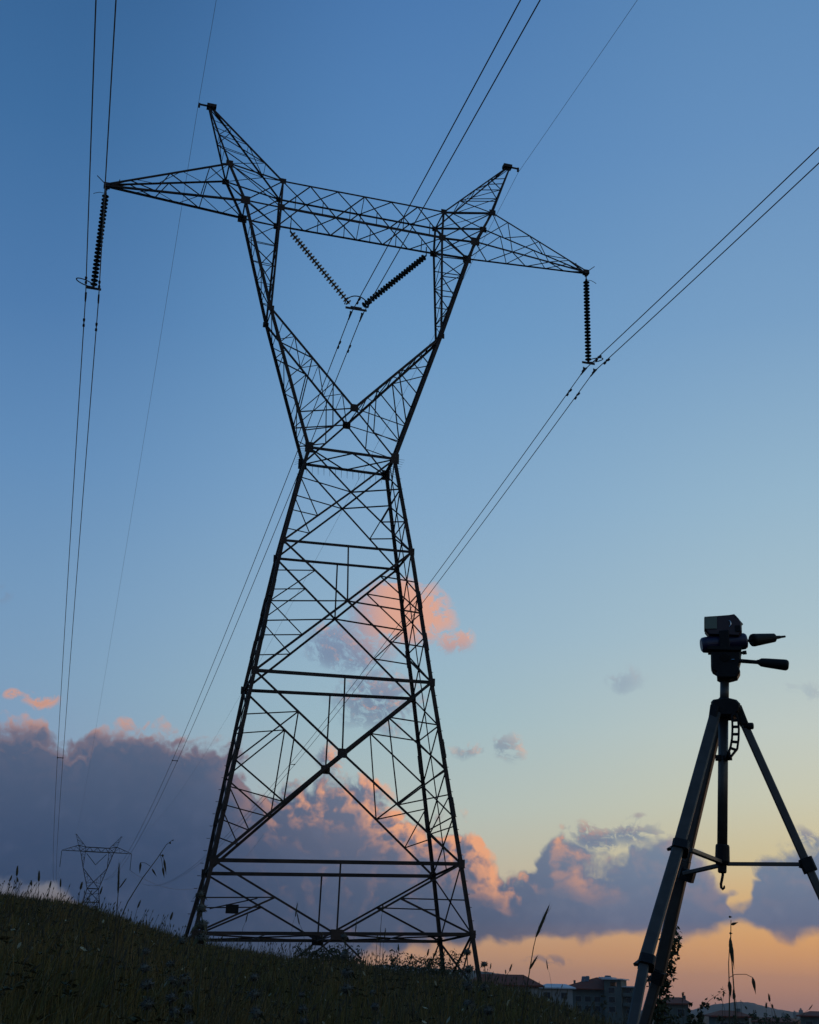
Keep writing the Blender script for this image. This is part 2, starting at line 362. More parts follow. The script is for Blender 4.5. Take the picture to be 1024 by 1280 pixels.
# ------------------------------------------------------------------ the transmission tower
ZW, ZB, ZT, ZOT, ZP, ZTIP, XTIP = 21.8825, 33.1872, 34.5854, 35.0207, 38.312, 33.2077, 11.0
def yf(z):
    if z <= ZW: return .8407 + .0618 * (ZW - z)
    return .8407 + (.6811 - .8407) * min(1, (z - ZW) / (ZB - ZW))
def face(px, py, n):
    """point of the near (n=-1) or far (n=+1) face of the tower"""
    v = ray(px, py); p = None; y = n * .8
    for _ in range(12):
        p = CAM + v * ((y - CAM[1]) / v[1]); y = n * yf(p[2])
    return p
NODE = {}
for n, txt in ((-1, 'WL 386.5 559 WR 493.8 573.6 H1L 354 675 H1R 515 690 H2L 318.5 837.6 H2R 540 853 H3L 266.6 1075 H3R 577 1080 H4L 243.5 1166.5 H4R 591 1168 C1 438.7 615 C2 434.5 751 C3 428 941.6 C4 421 1168.5 '
                     'JL 339 385 JR 552 420 CC 443 510 OBL 307 250 OTL 287 204 IBL 351.5 259 ITL 354 226.5 IBR 553 297 ITR 555 265 OBR 594 302 OTR 615.6 266'),
               (1, 'WL 378 580 WR 482.7 594 H1L 345 698 H1R 496.5 712 H2L 305 863 H2R 516.5 873.7 H3L 256 1092 H3R 541.6 1095.4 H4L 231 1175 H4R 550 1177 C1 428 636 C2 418.7 774 C3 407 962 C4 397 1176 '
                    'JL 332.4 406 JR 544.7 431 CC 433.4 531.4 OBL 303 273 OTL 282 227 IBL 346.5 282.6 ITL 349 249.5 IBR 542 317 ITR 544 286 OBR 584 323.6 OTR 604.6 286.7')):
    w = txt.split()
    for i in range(0, len(w), 3): NODE[w[i], n] = face(float(w[i + 1]), float(w[i + 2]), n)
# the arm and peak tips
TIP = {-1: np.array([-11.03, 0, 33.22]), 1: np.array([11.0, 0, 33.17])}
PK = {-1: np.array([-7.05, 0, 38.36]), 1: np.array([7.17, 0, 38.29])}
TN = np.array([0, -1, 0.])
def build_tower(name, fine=True):
    root = root_at(name, (0, 0, 0))
    pt = lambda k, n: NODE[k, n]
    gp = MB()                                                    # collects one gusset at a time
    def gusset(p, n, w, h=None):
        if not fine: return
        b = MB(); b.box(p + np.array([0, n * .016, 0]), w, .016, h or w); b.build('gusset_plate', 'steel', root)
    # feet follow the slope
    foot = {}
    for s in 'LR':
        for n in (-1, 1):
            a, b_ = pt('H3' + s, n), pt('H4' + s, n); d = (b_ - a) / np.linalg.norm(b_ - a); p = b_.copy()
            for _ in range(80):
                p = p + d * .05
                if p[2] < gz(p) - .15: break
            foot[s, n] = p
    BW = .185
    for s in 'LR':
        sg = -1 if s == 'L' else 1
        for n in (-1, 1):
            b = MB(); chain = [foot[s, n]] + [pt(k + s, n) for k in ('H4', 'H3', 'H2', 'H1', 'W')]
            for p, q_ in zip(chain, chain[1:]): b.angle(p, q_, BW, (0, n, 0), .02)
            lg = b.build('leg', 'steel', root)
            if fine:                                             # climbing bolts along the leg and splice plates
                L0, L1 = pt('H4' + s, n), pt('W' + s, n); k = int(np.linalg.norm(L1 - L0) / .45)
                if (s, n) in (('L', 1), ('R', -1)):
                    sb = MB(); sb.tube([np.zeros(3), np.array([sg * .12, n * .04, 0])], .011, 5); first = None
                    for i in range(k):
                        p = L0 + (L1 - L0) * i / k
                        if first is None: first = sb.build('climbing_bolt', 'steel', lg); bo = first
                        else: bo = first.copy(); COL.objects.link(bo); bo.parent = lg
                        bo.location = Vector(p)
                for t in (.3, .62):
                    for A, B in (('H3', 'H2'), ('H2', 'H1')):
                        c = lerp(pt(A + s, n), pt(B + s, n), t); d = pt(B + s, n) - pt(A + s, n); d /= np.linalg.norm(d)
                        sp_ = MB(); sp_.bar(c - d * .35, c + d * .35, .145, .15, (1, 0, 0), .1); sp_.build('splice_plate', 'steel', lg)
    def chain_pts(a, b, ts): return [lerp(a, b, t) for t in ts]
    # front and back faces, panel by panel
    D = .10; RD = .062
    for n in (-1, 1):
        N = (0, n, 0)
        for k, w in (('W', .17), ('H1', .15), ('H2', .17), ('H3', .18), ('H4', .16)):
            b = MB(); b.angle(pt(k + 'L', n), pt(k + 'R', n), w, N)
            if k in ('H2', 'H3'): b.angle(pt(k + 'L', n) + (0, -n * .05, 0), pt(k + 'R', n) + (0, -n * .05, 0), w, N)
            b.build('horizontal_beam', 'steel', root)
        for top, bot, c, kind in (('W', 'H1', 'C1', 1), ('H1', 'H2', 'C2', 2), ('H2', 'H3', 'C3', 3)):
            b = MB(); cc = pt(c, n); rb = MB()
            for s in 'LR':
                wt = .12 if kind > 1 else D
                thick = kind == 3 and True
                b.angle(pt(top + s, n), cc, .15 if (thick and s == 'R') else wt, N)
                b.angle(cc, pt(bot + s, n), .15 if (thick and s == 'L') else wt, N)
                if thick: 
                    if s == 'R': b.angle(pt(top + s, n) + (0, .12 * -n, 0), cc + (0, .12 * -n, 0), .13, N)
                    else: b.angle(cc + (0, .12 * -n, 0), pt(bot + s, n) + (0, .12 * -n, 0), .13, N)
                leg = lambda t: lerp(pt(top + s, n), pt(bot + s, n), t)
                up = lambda t: lerp(pt(top + s, n), cc, t); lo = lambda t: lerp(cc, pt(bot + s, n), t)
                R = lambda p, q_, w=RD: rb.angle(p, q_, w, N)
                if kind == 1: R(leg(.33), cc, .07); R(leg(.33), lo(.5)); R(leg(.68), lo(.5))
                elif kind == 2:
                    R(leg(.48), cc, .075); R(leg(.24), up(.5)); R(leg(.48), up(.5)); R(leg(.48), lo(.5)); R(leg(.74), lo(.5))
                else:
                    R(leg(.245), up(.5)); R(leg(.49), up(.5), .075); R(up(.5), lo(.47), .07); R(leg(.49), lo(.47), .085); R(leg(.63), lo(.47))
                    R(leg(.63), lo(.735)); R(leg(.80), lo(.735))
            if kind > 1: rb.angle(lerp(pt(top + 'L', n), pt(top + 'R', n), .5), cc, .085, N)
            fb_ = b.build('cross_brace', 'steel', root); rb.build('secondary_bracing', 'steel', fb_)
            if kind == 3: gusset(cc, n, .36, .34)
        b = MB(); rb = MB(); cc = pt('C4', n)                       # lowest panel: an inverted V with props
        for s in 'LR':
            b.angle(pt('H3' + s, n), cc, .10, N)
            mid = lerp(pt('H3' + s, n), cc, .5)
            rb.angle(lerp(pt('H3' + s, n), pt('H4' + s, n), .52), mid, .06, N); rb.angle(pt('H4' + s, n), mid, .09, N)
            sgx = -1 if s == 'L' else 1
            e = cc + np.array([sgx * .9, 0, -.75]); rb.angle(cc, e, .09, N)
            f2 = lerp(pt('H4' + s, n), foot[s, n], .98)
            rb.angle(lerp(pt('H4' + s, n), pt('H4' + ('R' if s == 'L' else 'L'), n), .0), f2 + np.array([-sgx * .95, 0, 0]), .08, N)
        rb.angle(lerp(pt('H3L', n), pt('H3R', n), .5), cc, .085, N)
        fb_ = b.build('cross_brace', 'steel', root); rb.build('secondary_bracing', 'steel', fb_); gusset(cc, n, .42, .34)
        for s in 'LR':
            gusset(pt('W' + s, n), n, .34, .46); gusset(pt('H1' + s, n), n, .2, .3); gusset(pt('H2' + s, n), n, .24, .3); gusset(pt('H3' + s, n), n, .24, .3)
            gusset(pt('H4' + s, n), n, .22, .26)
        gusset(pt('CC', n), n, .34, .34)
    # narrow side faces
    for s in 'LR':
        sg = -1 if s == 'L' else 1; N = (sg, 0, .16)
        for top, bot, k in (('W', 'H1', 3), ('H1', 'H2', 3), ('H2', 'H3', 4), ('H3', 'H4', 1)):
            b = MB()
            for i in range(k):
                t0, t1 = i / k, (i + 1) / k; tm = (t0 + t1) / 2
                l = lambda t, n: lerp(pt(top + s, n), pt(bot + s, n), t)
                b.angle(l(t0, -1), l(t1, 1), .062, N); b.angle(l(t0, 1), l(t1, -1), .062, N)
                if i: b.angle(l(t0, -1), l(t0, 1), .06, N)
                a0, a1 = lerp(l(t0, -1), l(t0, 1), .5), lerp(l(t1, -1), l(t1, 1), .5)
                if top != 'H3': b.angle(a0, a1, .055, N)
            b.angle(pt(bot + s, -1), pt(bot + s, 1), .11, N)
            b.build('side_bracing', 'steel', root)
        b = MB(); b.angle(pt('H4' + s, -1), foot[s, 1], .09, N); b.angle(pt('H4' + s, 1), foot[s, -1], .09, N)
        b.angle(pt('W' + s, -1), pt('W' + s, 1), .17, N); b.build('side_bracing', 'steel', root)
    # plan bracing inside the waist and the lowest ring
    for k in ('W', 'H4'):
        b = MB(); w = .07
        mN, mF = (lerp(pt(k + 'L', n), pt(k + 'R', n), .5) for n in (-1, 1))
        q1 = [lerp(pt(k + 'L', n), pt(k + 'R', n), .25) for n in (-1, 1)]; q3 = [lerp(pt(k + 'L', n), pt(k + 'R', n), .75) for n in (-1, 1)]
        if k == 'W':
            for a, c in ((pt('WL', -1), mF), (mF, pt('WR', -1)), (pt('WL', 1), mN), (mN, pt('WR', 1))): b.angle(a, c, w, (0, 0, 1))
        else:
            for a, c in ((pt('H4L', -1), mF), (mF, pt('H4R', -1)), (pt('H4L', 1), mN), (mN, pt('H4R', 1)), (mN, mF), (q1[0], q1[1]), (q3[0], q3[1])): b.angle(a, c, .08, (0, 0, 1))
        b.build('plan_bracing', 'steel', root)
    # anti-climbing spikes round the waist
    if fine:
        b = MB()
        for n in (-1, 1):
            for i in range(14):
                if n < 0: break
                p = lerp(pt('WL', n), pt('WR', n), (i + .7) / 14.5); b.tube([p, p + np.array([.06, n * .22, -.30])], [.010, .005], 4)
        for i in range(9):
            p = lerp(pt('WR', -1), pt('WR', 1), i / 9); b.tube([p, p + np.array([.42, 0, -.02 * i])], [.010, .005], 4)
            p = lerp(pt('WL', -1), pt('WL', 1), i / 9); b.tube([p, p + np.array([-.36, 0, -.02 * i])], [.010, .005], 4)
        b.build('climbing_guard', 'steel', root)
        b = MB(); c = face(290, 1136.5, 1); b.box(c + (0, -.05, 0), .47, .02, .32); b.build('number_plate', 'black', root)
        b = MB(); b.angle(face(262, 1136, 1), face(322, 1123, 1), .06, (0, 1, 0)); b.build('secondary_bracing', 'steel', root)
    # the cat's head: outer legs, inner struts and their lattice
    def lattice(b, a0, a1, b0, b1, k, N, w=.055, rungs=True, start=0):
        for i in range(k):
            t0, t1 = i / k, (i + 1) / k
            if (i + start) % 2 == 0: b.angle(lerp(a0, a1, t0), lerp(b0, b1, t1), w, N)
            else: b.angle(lerp(b0, b1, t0), lerp(a0, a1, t1), w, N)
            if rungs and i: b.angle(lerp(a0, a1, t0), lerp(b0, b1, t0), w * .9, N)
    for s in 'LR':
        sg = -1 if s == 'L' else 1
        for n in (-1, 1):
            N = (0, n, 0)
            b = MB(); b.angle(pt('W' + s, n), pt('J' + s, n), .17, N); b.angle(pt('J' + s, n), pt('OB' + s, n), .17, N); b.angle(pt('OB' + s, n), pt('OT' + s, n), .14, N)
            o = b.build('cage_leg', 'steel', root)
            lb = MB()
            lattice(lb, pt('W' + s, n), pt('J' + s, n), pt('CC', n), pt('J' + s, n), 4, N, .062, True, 1)
            m1 = lerp(pt('W' + s, n), pt('CC', n), .52); lb.angle(m1, lerp(pt('CC', n), pt('J' + s, n), .25), .055, N); lb.angle(m1, lerp(pt('W' + s, n), pt('J' + s, n), .12), .055, N)
            lattice(lb, pt('J' + s, n), pt('OB' + s, n), pt('J' + s, n), pt('IB' + s, n), 5, N, .055)
            lb.build('lattice', 'steel', o)
            b = MB(); os_ = 'R' if s == 'L' else 'L'
            b.angle(pt('J' + s, n), pt('CC', n), .14, N); b.angle(pt('CC', n), pt('W' + os_, n), .10, N)
            b.build('crotch_strut', 'steel', root)
            b = MB(); b.angle(pt('J' + s, n), pt('IB' + s, n), .12, N); b.angle(pt('IB' + s, n), pt('IT' + s, n), .12, N); b.build('cage_strut', 'steel', root)
            for k, w in (('OB', .40), ('OT', .30), ('IB', .32), ('IT', .27), ('J', .25)): gusset(pt(k + s, n), n, w, w)
        b = MB(); N = (sg, 0, .2)
        lattice(b, pt('W' + s, -1), pt('J' + s, -1), pt('W' + s, 1), pt('J' + s, 1), 6, N, .055)
        lattice(b, pt('J' + s, -1), pt('OB' + s, -1), pt('J' + s, 1), pt('OB' + s, 1), 5, N, .05)
        lattice(b, pt('J' + s, -1), pt('IB' + s, -1), pt('J' + s, 1), pt('IB' + s, 1), 5, N, .05)
        lattice(b, pt('J' + s, -1), pt('CC', -1), pt('J' + s, 1), pt('CC', 1), 7, (sg * .6, 0, .8), .055)
        b.angle(pt('J' + s, -1), pt('J' + s, 1), .09, N); b.build('side_bracing', 'steel', root)
        # ring round the head of each cage
        b = MB()
        for e in ('T', 'B'):
            for k in ('O', 'I'): b.angle(pt(k + e + s, -1), pt(k + e + s, 1), .09, (0, 0, 1))
            for n in (-1, 1): b.angle(pt('O' + e + s, n), pt('I' + e + s, n), .11, (0, n, 0))
            b.angle(pt('O' + e + s, -1), pt('I' + e + s, 1), .055, (0, 0, 1))
        for n in (-1, 1):
            b.angle(pt('OT' + s, n), pt('IB' + s, n), .06, (0, n, 0)); b.angle(pt('OB' + s, n), pt('IT' + s, n), .08, (0, n, 0))
        b.build('head_frame', 'steel', root)
        # earth-wire peak
        pk = PK[s == 'R' and 1 or -1]; b = MB(); lb = MB()
        tops = {}
        for n in (-1, 1):
            for k, dx in (('O', sg * .07), ('I', -sg * .16)):
                tops[k, n] = pk + np.array([dx, n * .06, 0 if k == 'O' else -.12]); b.angle(pt(k + 'T' + s, n), tops[k, n], .095, (0, n, 0))
        pko = b.build('earth_wire_peak', 'steel', root)
        for n in (-1, 1): lattice(lb, pt('OT' + s, n), tops['O', n], pt('IT' + s, n), tops['I', n], 4, (0, n, 0), .05)
        for k in 'OI': lattice(lb, pt(k + 'T' + s, -1), tops[k, -1], pt(k + 'T' + s, 1), tops[k, 1], 4, (sg, 0, .3), .045)
        lb.build('lattice', 'steel', pko)
        hb = MB(); hb.box(pk + np.array([-sg * .05, 0, .04]), .42, .3, .16); hb.bar(pk + np.array([sg * .1, 0, .06]), pk + np.array([sg * .5, 0, .06]), .07, .07, (0, 0, 1))
        hb.box(pk + np.array([sg * .5, 0, .0]), .08, .1, .2); hb.build('earth_wire_bracket', 'steel', pko)
        # outer arm, tapering to the tip
        tp_ = TIP[-1 if s == 'L' else 1]; b = MB(); lb = MB(); ch = {}
        for n in (-1, 1):
            for e in 'TB':
                ch[e, n] = (pt('O' + e + s, n), tp_ + np.array([-sg * .1, n * .07, .09 if e == 'T' else -.02])); b.angle(*ch[e, n], .10 if e == 'T' else .12, (0, n, 0))
        am = b.build('cross_arm', 'steel', root)
        for n in (-1, 1): lattice(lb, ch['T', n][0], ch['T', n][1], ch['B', n][0], ch['B', n][1], 6, (0, n, 0), .055, False, 1)
        lattice(lb, ch['B', -1][0], ch['B', -1][1], ch['B', 1][0], ch['B', 1][1], 6, (0, 0, 1), .05, False)
        lattice(lb, ch['T', -1][0], ch['T', -1][1], ch['T', 1][0], ch['T', 1][1], 5, (0, 0, 1), .045, False)
        lb.build('lattice', 'steel', am)
        if fine:
            hb = MB(); hb.box(tp_, .26, .22, .2)
            hb.bar(tp_ + np.array([sg * .05, 0, .05]), tp_ + np.array([sg * .45, 0, .42]), .03, .03, (0, 1, 0)); hb.bar(tp_ + np.array([-sg * .42, 0, .1]), tp_ + np.array([-sg * .5, 0, .42]), .05, .03, (0, 1, 0))
            hb.build('arm_end_fitting', 'steel', am)
    # bridge between the two cages
    b = MB(); lb = MB()
    for n in (-1, 1):
        for e, w in (('T', .14 if n > 0 else .11), ('B', .18 if n < 0 else .14)): b.angle(pt('I' + e + 'L', n), pt('I' + e + 'R', n), w, (0, n, 0))
    br = b.build('bridge_beam', 'steel', root)
    for n in (-1, 1):
        lattice(lb, pt('IBL', n), pt('IBR', n), pt('ITL', n), pt('ITR', n), 6, (0, n, 0), .085, False)
        for t in (.083, .25, .417, .583, .75, .917): lb.angle(lerp(pt('IBL', n), pt('IBR', n), t), lerp(lerp(pt('IBL', n), pt('IBR', n), t), lerp(pt('ITL', n), pt('ITR', n), t), .5), .045, (0, n, 0))
    for e in 'TB': lattice(lb, pt('I' + e + 'L', -1), pt('I' + e + 'R', -1), pt('I' + e + 'L', 1), pt('I' + e + 'R', 1), 6, (0, 0, 1), .055, False)
    m1 = lerp(pt('ITL', -1), pt('ITR', -1), .5); lb.angle(m1, lerp(pt('IBL', 1), pt('IBR', 1), .5), .05, (1, 0, 0))
    lb.build('lattice', 'steel', br)
    return root
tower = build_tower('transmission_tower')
tag(tower, 'tall dark steel lattice pylon filling the picture, with cat-head top and wide cross arms', 'pylon', 'pylons of the power line')
FL, FDZ = 370.4, 8.83
WS = 1.1
far = build_tower('transmission_tower', False); far.location = (0, FL, FDZ); WS = .72
tag(far, 'tiny faint lattice pylon seen in the distance above the grassy crest', 'pylon', 'pylons of the power line')

# ------------------------------------------------------------------ insulators and wires
def ring(b, c, ax1, ax2, r1, r2, a0, a1, rad, n=22):
    pts = [np.array(c) + np.array(ax1) * r1 * math.cos(a) + np.array(ax2) * r2 * math.sin(a) for a in np.linspace(R_(a0), R_(a1), n)]
    b.tube(pts, rad, 6)
DISC = None
def disc_mesh():
    """one glass cap-and-pin disc, skirt opening downwards along -Z"""
    b = MB(); b.lathe((0, 0, 0), (0, 0, -1), [(0, .03), (.0, .04), (.055, .045), (.06, .07), (.074, .135), (.082, .150), (.088, .146), (.084, .10), (.08, .05), (.09, .022), (.172, .02)], 16)
    return b
def string(parent, p, q, n, as_part):
    """n discs from p to q, each a mesh of its own"""
    global DISC
    p = np.array(p); q = np.array(q); d = q - p; L = np.linalg.norm(d); d /= L; st = L / n
    rot = Vector(-d).to_track_quat('Z', 'X').to_matrix().to_4x4()
    for i in range(n):
        if DISC is None:
            o = disc_mesh().build('insulator_disc', 'glass', None, True); DISC = o.data
        else:
            o = bpy.data.objects.new('insulator_disc', DISC); COL.objects.link(o)
        m = rot.copy(); m.translation = Vector(p + d * st * i)
        o.matrix_world = m @ Matrix.Diagonal((1, 1, st / .172, 1)); o.parent = parent
def clamp(b, c, dirv):
    d = np.array(dirv, float); d /= np.linalg.norm(d); c = np.array(c)
    b.bar(c - d * .16, c + d * .16, .06, .09, (1, 0, 0)); b.bar(c, c + (0, 0, .16), .05, .04, (1, 0, 0))
SLF, SLB, QF = -.1043, .096, .00035      # slope of the wires leaving the tower and their sag
def wire_z(z0, y, a=SLF, q_=QF, ab=SLB):
    y = np.asarray(y, float); return np.where(y > 0, z0 + a * y + q_ * y * y, z0 + ab * y + q_ * y * y)
ZC = {-1: 27.72, 0: 28.80, 1: 27.93}
XC = {-1: -11.0, 0: .05, 1: 10.95}
def i_string(name, s, label):
    root = empty(name, (0, 0, 0)); sg = s; t = TIP[s]; x = XC[s]
    top = np.array([t[0], 0, t[2] - .46]); bot = np.array([x, 0, ZC[s] + .50])
    string(root, top, bot, 24, True)
    b = MB(); b.tube([t + (0, 0, -.08), top], .03, 6); b.box(t + (0, 0, -.13), .1, .12, .14); b.box(top + (0, 0, .03), .08, .08, .12); b.build('hanger', 'steel', root)
    b = MB(); b.tube([top + (0, 0, .05), top + (sg * .25, 0, .07), top + (sg * .45, 0, -.02), top + (sg * .5, 0, -.06)], .013, 5); b.build('arcing_horn', 'steel', root)
    b = MB(); b.box(bot + (0, 0, -.1), .62, .03, .1); b.box(bot + (0, 0, -.02), .09, .06, .16); b.build('yoke_plate', 'steel', root)
    b = MB(); c = bot + (sg * .0, 0, .06)
    ring(b, c + np.array([sg * .36, 0, .06]), (.36, 0, sg * .10), (0, .2, .0), 1, 1, 0, 360, .024); b.tube([c, c + np.array([sg * .06, 0, .0])], .02, 5); b.build('corona_ring', 'steel', root)
    for dx in (-.25, .25):
        b = MB(); clamp(b, (x + dx, 0, ZC[s]), (0, 1, -.09)); b.build('suspension_clamp', 'steel', root)
    return tag(root, label, 'insulator', 'suspension insulators of the near pylon')
i_string('insulator_string', -1, 'dark ribbed insulator string hanging from the pylon\'s left arm tip')
i_string('insulator_string', 1, 'dark ribbed insulator string hanging straight down from the right arm tip')
vroot = empty('insulator_string', (0, 0, 0))
yk = np.array([.05, 0, 29.22])
for tx in (-3.06, 3.18):
    t = np.array([tx, 0, 32.55]); e = yk + np.array([.22 if tx > 0 else -.22, 0, .06]); d = (e - t) / np.linalg.norm(e - t)
    sroot = MB(); sroot.tube([np.array([tx, 0, 33.0]), t], .025, 6); sroot.tube([t, t + d * .12], .04, 6); so = sroot.build('string_arm', 'steel', vroot)
    string(so, t + d * .1, e - d * .12, 24, False)
b = MB(); b.box(yk + (0, 0, -.05), .95, .03, .1); b.box(yk + (0, 0, .02), .5, .04, .08); b.build('yoke_plate', 'steel', vroot)
b = MB(); ring(b, yk + (0, -.02, .08), (.52, 0, 0), (0, -.15, .42), 1, 1, 0, 180, .026); b.build('corona_ring', 'steel', vroot)
for dx in (-.25, .25):
    b = MB(); clamp(b, (.05 + dx, 0, ZC[0] + .06), (0, 1, -.09)); b.build('suspension_clamp', 'steel', vroot)
tag(vroot, 'pair of ribbed insulator strings forming a V under the middle of the bridge beam', 'insulator', 'suspension insulators of the near pylon')
# the same strings on the distant pylon, too small to show their discs
for x0, z0, x1, z1 in ((-11, 33.1, -11, 28.1), (11, 33.1, 11, 28.1)):
    b = MB(); b.tube([(0, 0, 0), (x1 - x0, 0, z1 - z0)], .11, 6); o = b.build('insulator_string', 'glass'); o.location = (x0, FL, z0 + FDZ)
    tag(o, ('thin insulator string under the left arm of the tiny distant pylon' if x0 < 0 else 'thin insulator string under the right arm of the tiny distant pylon'), 'insulator', 'insulators of the distant pylon')
b = MB(); b.tube([(-3.1, 0, 3.4), (0, 0, 0)], .11, 6); b.tube([(3.1, 0, 3.4), (0, 0, 0)], .11, 6); o = b.build('insulator_string', 'glass'); o.location = (0, FL, 29.2 + FDZ)
tag(o, 'V-shaped insulator pair inside the head of the tiny distant pylon', 'insulator', 'insulators of the distant pylon')

YF = np.concatenate([np.linspace(0, 40, 30)[1:], np.linspace(40, FL, 60)[1:]]); YB = -np.linspace(0, 150, 50)[::-1]
YY = np.concatenate([YB, YF])
names_ = {-1: 'left-hand', 0: 'middle', 1: 'right-hand'}
def phase_wire(s, dx, label):
    x = XC[s] + dx; z = wire_z(ZC[s] + (.06 if s == 0 else 0) - .02, YY, ab=.118 if s == 0 else SLB)
    endz = FDZ + ZC[s] - .1; corr = (endz - z[-1]) * np.clip(YY / FL, 0, 1) ** 2
    pts = np.stack([np.full_like(YY, x), YY, z + corr], 1)
    b = MB(); b.tube(list(pts), .0205, 6); w = b.build('conductor_wire', 'alu', None, True)
    tag(w, label, 'power line', 'conductor wires of the power line')
    for y0 in ((1.75 if s else 2.2), -1.6):                                         # vibration dampers close to the clamps
        yy = y0 + (.18 if dx > 0 else 0); d = .05
        zz = float(np.interp(yy, YY, pts[:, 2])); sl = float(np.interp(yy + .1, YY, pts[:, 2]) - zz) / .1; D = np.array([0, 1, sl]); D /= np.linalg.norm(D); c = np.array([x, yy, zz - .07])
        m = MB()
        for e in (-1, 1): m.lathe(c + D * e * .1, D * e, [(0, .02), (.02, .045), (.16, .052), (.18, .03)], 8)
        m.tube([c - D * .2, c + D * .2], .012, 5); m.bar(c, c + (0, 0, .1), .05, .05, (1, 0, 0)); m.build('vibration_damper', 'steel', w)
    m = MB(); yy = .0; m.lathe((x, -.38, float(np.interp(-.38, YY, pts[:, 2]))), (0, 1, 0), [(0, .022), (.06, .034), (.7, .034), (.76, .022)], 8); m.build('armour_rod', 'steel', w)
    return pts
SPACER = {}
for s, d1, l1, d2, l2 in ((-1, -.26, 'outermost wire of the pair running up past the left arm tip', .26, 'inner wire of the pair running up past the left arm tip'),
                          (0, -.25, 'left wire of the pair held by the V insulators under the bridge', .25, 'right wire of the pair held by the V insulators under the bridge'),
                          (1, -.24, 'upper wire of the pair slanting to the right edge past the hanging insulator', .24, 'lower wire of the pair slanting to the right edge past the hanging insulator')):
    SPACER[s] = [phase_wire(s, d1, l1), phase_wire(s, d2, l2)]
SPY = {-1: 76.0, 0: 79.0, 1: 73.0}
for s, pp in SPACER.items():
    y = SPY[s]; e = [np.array([p[0, 0], y, float(np.interp(y, p[:, 1], p[:, 2]))]) for p in pp]
    b = MB(); b.bar(e[0] - (.03, 0, 0), e[1] + (.03, 0, 0), .07, .06, (0, 1, 0))
    for c in e: b.box(c, .09, .2, .09)
    tag(b.build('bundle_spacer', 'steel'), {-1: 'small spacer joining the two wires at far left, above the distant pylon', 0: 'small spacer joining the two middle wires left of the pylon', 1: 'small spacer joining the two right wires seen through the pylon'}[s], 'wire spacer', 'spacers between paired wires')
for s, x, z0, lb_ in ((-1, -7.6, 38.33, 'thin earth wire running from the tip of the left peak'), (1, 7.68, 38.14, 'thin earth wire running from the tip of the right peak')):
    z = np.where(YY > 0, z0 - .085 * YY + .000295 * YY ** 2, z0 + (.06 if s < 0 else .125) * YY + .0003 * YY ** 2)
    b = MB(); b.tube(list(np.stack([np.full_like(YY, x), YY, z], 1)), .0085, 5); tag(b.build('earth_wire', 'alu', None, True), lb_, 'power line', 'earth wires of the power line')
# wire that leaves the distant pylon for the next one
a = np.array([11, FL, 28 + FDZ]); e = at(330, 1042, 620); pts = [lerp(a, e, t) + np.array([0, 0, -14.5 * 4 * t * (1 - t)]) for t in np.linspace(0, 1, 40)]
b = MB(); b.tube(pts, .05, 5); tag(b.build('conductor_wire', 'alu', None, True), 'sagging wire from the right arm of the distant pylon', 'power line')

# ------------------------------------------------------------------ the camera-less tripod close by
TR = 3.0
VN = np.array([math.sin(R_(azel(905, 1000)[0])), math.cos(R_(azel(905, 1000)[0])), 0.0]); VX = np.array([VN[1], -VN[0], 0.0]); UP = np.array([0, 0, 1.0])
def T(px, py, dep=0.0): return at(px, py, TR + dep)
def mp(px, py, r):
    p = at(px, py, r); return float((p - CAM) @ CF) / FPX
MPX = mp(905, 900, TR)
def prism(b, outline, dep, th, ch=.12):
    """a solid of thickness th whose front outline is given, with a chamfered rim"""
    c = np.mean(np.array(outline, float), 0); n = len(outline); vs = []
    for k, (d, s) in enumerate(((-th / 2, 1 - ch), (-th / 2 + th * .12, 1), (th / 2 - th * .12, 1), (th / 2, 1 - ch))):
        for x, y in outline:
            q_ = c + (np.array([x, y]) - c) * s; vs.append(T(q_[0], q_[1], dep) + VN * d)
    fs = [tuple(range(n)), tuple(range(3 * n, 4 * n))[::-1]]
    for k in range(3):
        for i in range(n): fs.append((k * n + i, (k + 1) * n + i, (k + 1) * n + (i + 1) % n, k * n + (i + 1) % n))
    b.add(vs, fs)
def cyl(b, p, q, prof, n=20):
    """profile [(fraction along p-q, radius in seen pixels)]"""
    L = np.linalg.norm(q - p); b.lathe(p, q - p, [(t * L, r * MPX) for t, r in prof], n)
foot_c = T(903, 1075); tri = root_at('tripod', (foot_c[0], foot_c[1], gz(foot_c)))
def part(name, m, fn, parent=tri, smooth=False):
    b = MB(); fn(b); return b.build(name, m, parent, smooth)
# head
head = part('pan_head', 'black', lambda b: prism(b, [(888.7, 816), (889.0, 836), (891, 840), (896, 843), (896.5, 849), (901, 851.5), (912.5, 851), (922, 848.5), (925.6, 842), (924, 836), (926.6, 826), (926.5, 816)], 0, .052))
def f(b):
    cyl(b, T(906.5, 822, -.03), T(906.5, 822, -.005), [(0, 5), (.2, 6.5), (.9, 7), (1, 7)], 16); b.bar(T(897, 845, -.012), T(920, 845, -.012), .012, .03, UP)
part('tension_knob', 'black', f, head)
part('tilt_cylinder', 'purple', lambda b: cyl(b, T(876.6, 806.8, -.012), T(935.6, 801.0, .012), [(0, 7.5), (.03, 9.6), (.10, 10.3), (.5, 9.8), (.84, 10.6), (.92, 10.4), (.955, 9), (.965, 7)], 28), smooth=False)
def f(b):
    b.bar(T(885, 813, -.004), T(927, 814, -.004), .010, .052, UP); prism(b, [(899, 789), (911, 788), (913, 812), (900, 813)], -.024, .012)
part('mounting_cradle', 'black', f)
part('locking_screw', 'black', lambda b: cyl(b, T(925, 816.5, -.006), T(933.5, 815.5, -.006), [(0, 1.8), (.4, 1.8), (.42, 2.6), (.97, 2.6), (1, 2.1)], 12))
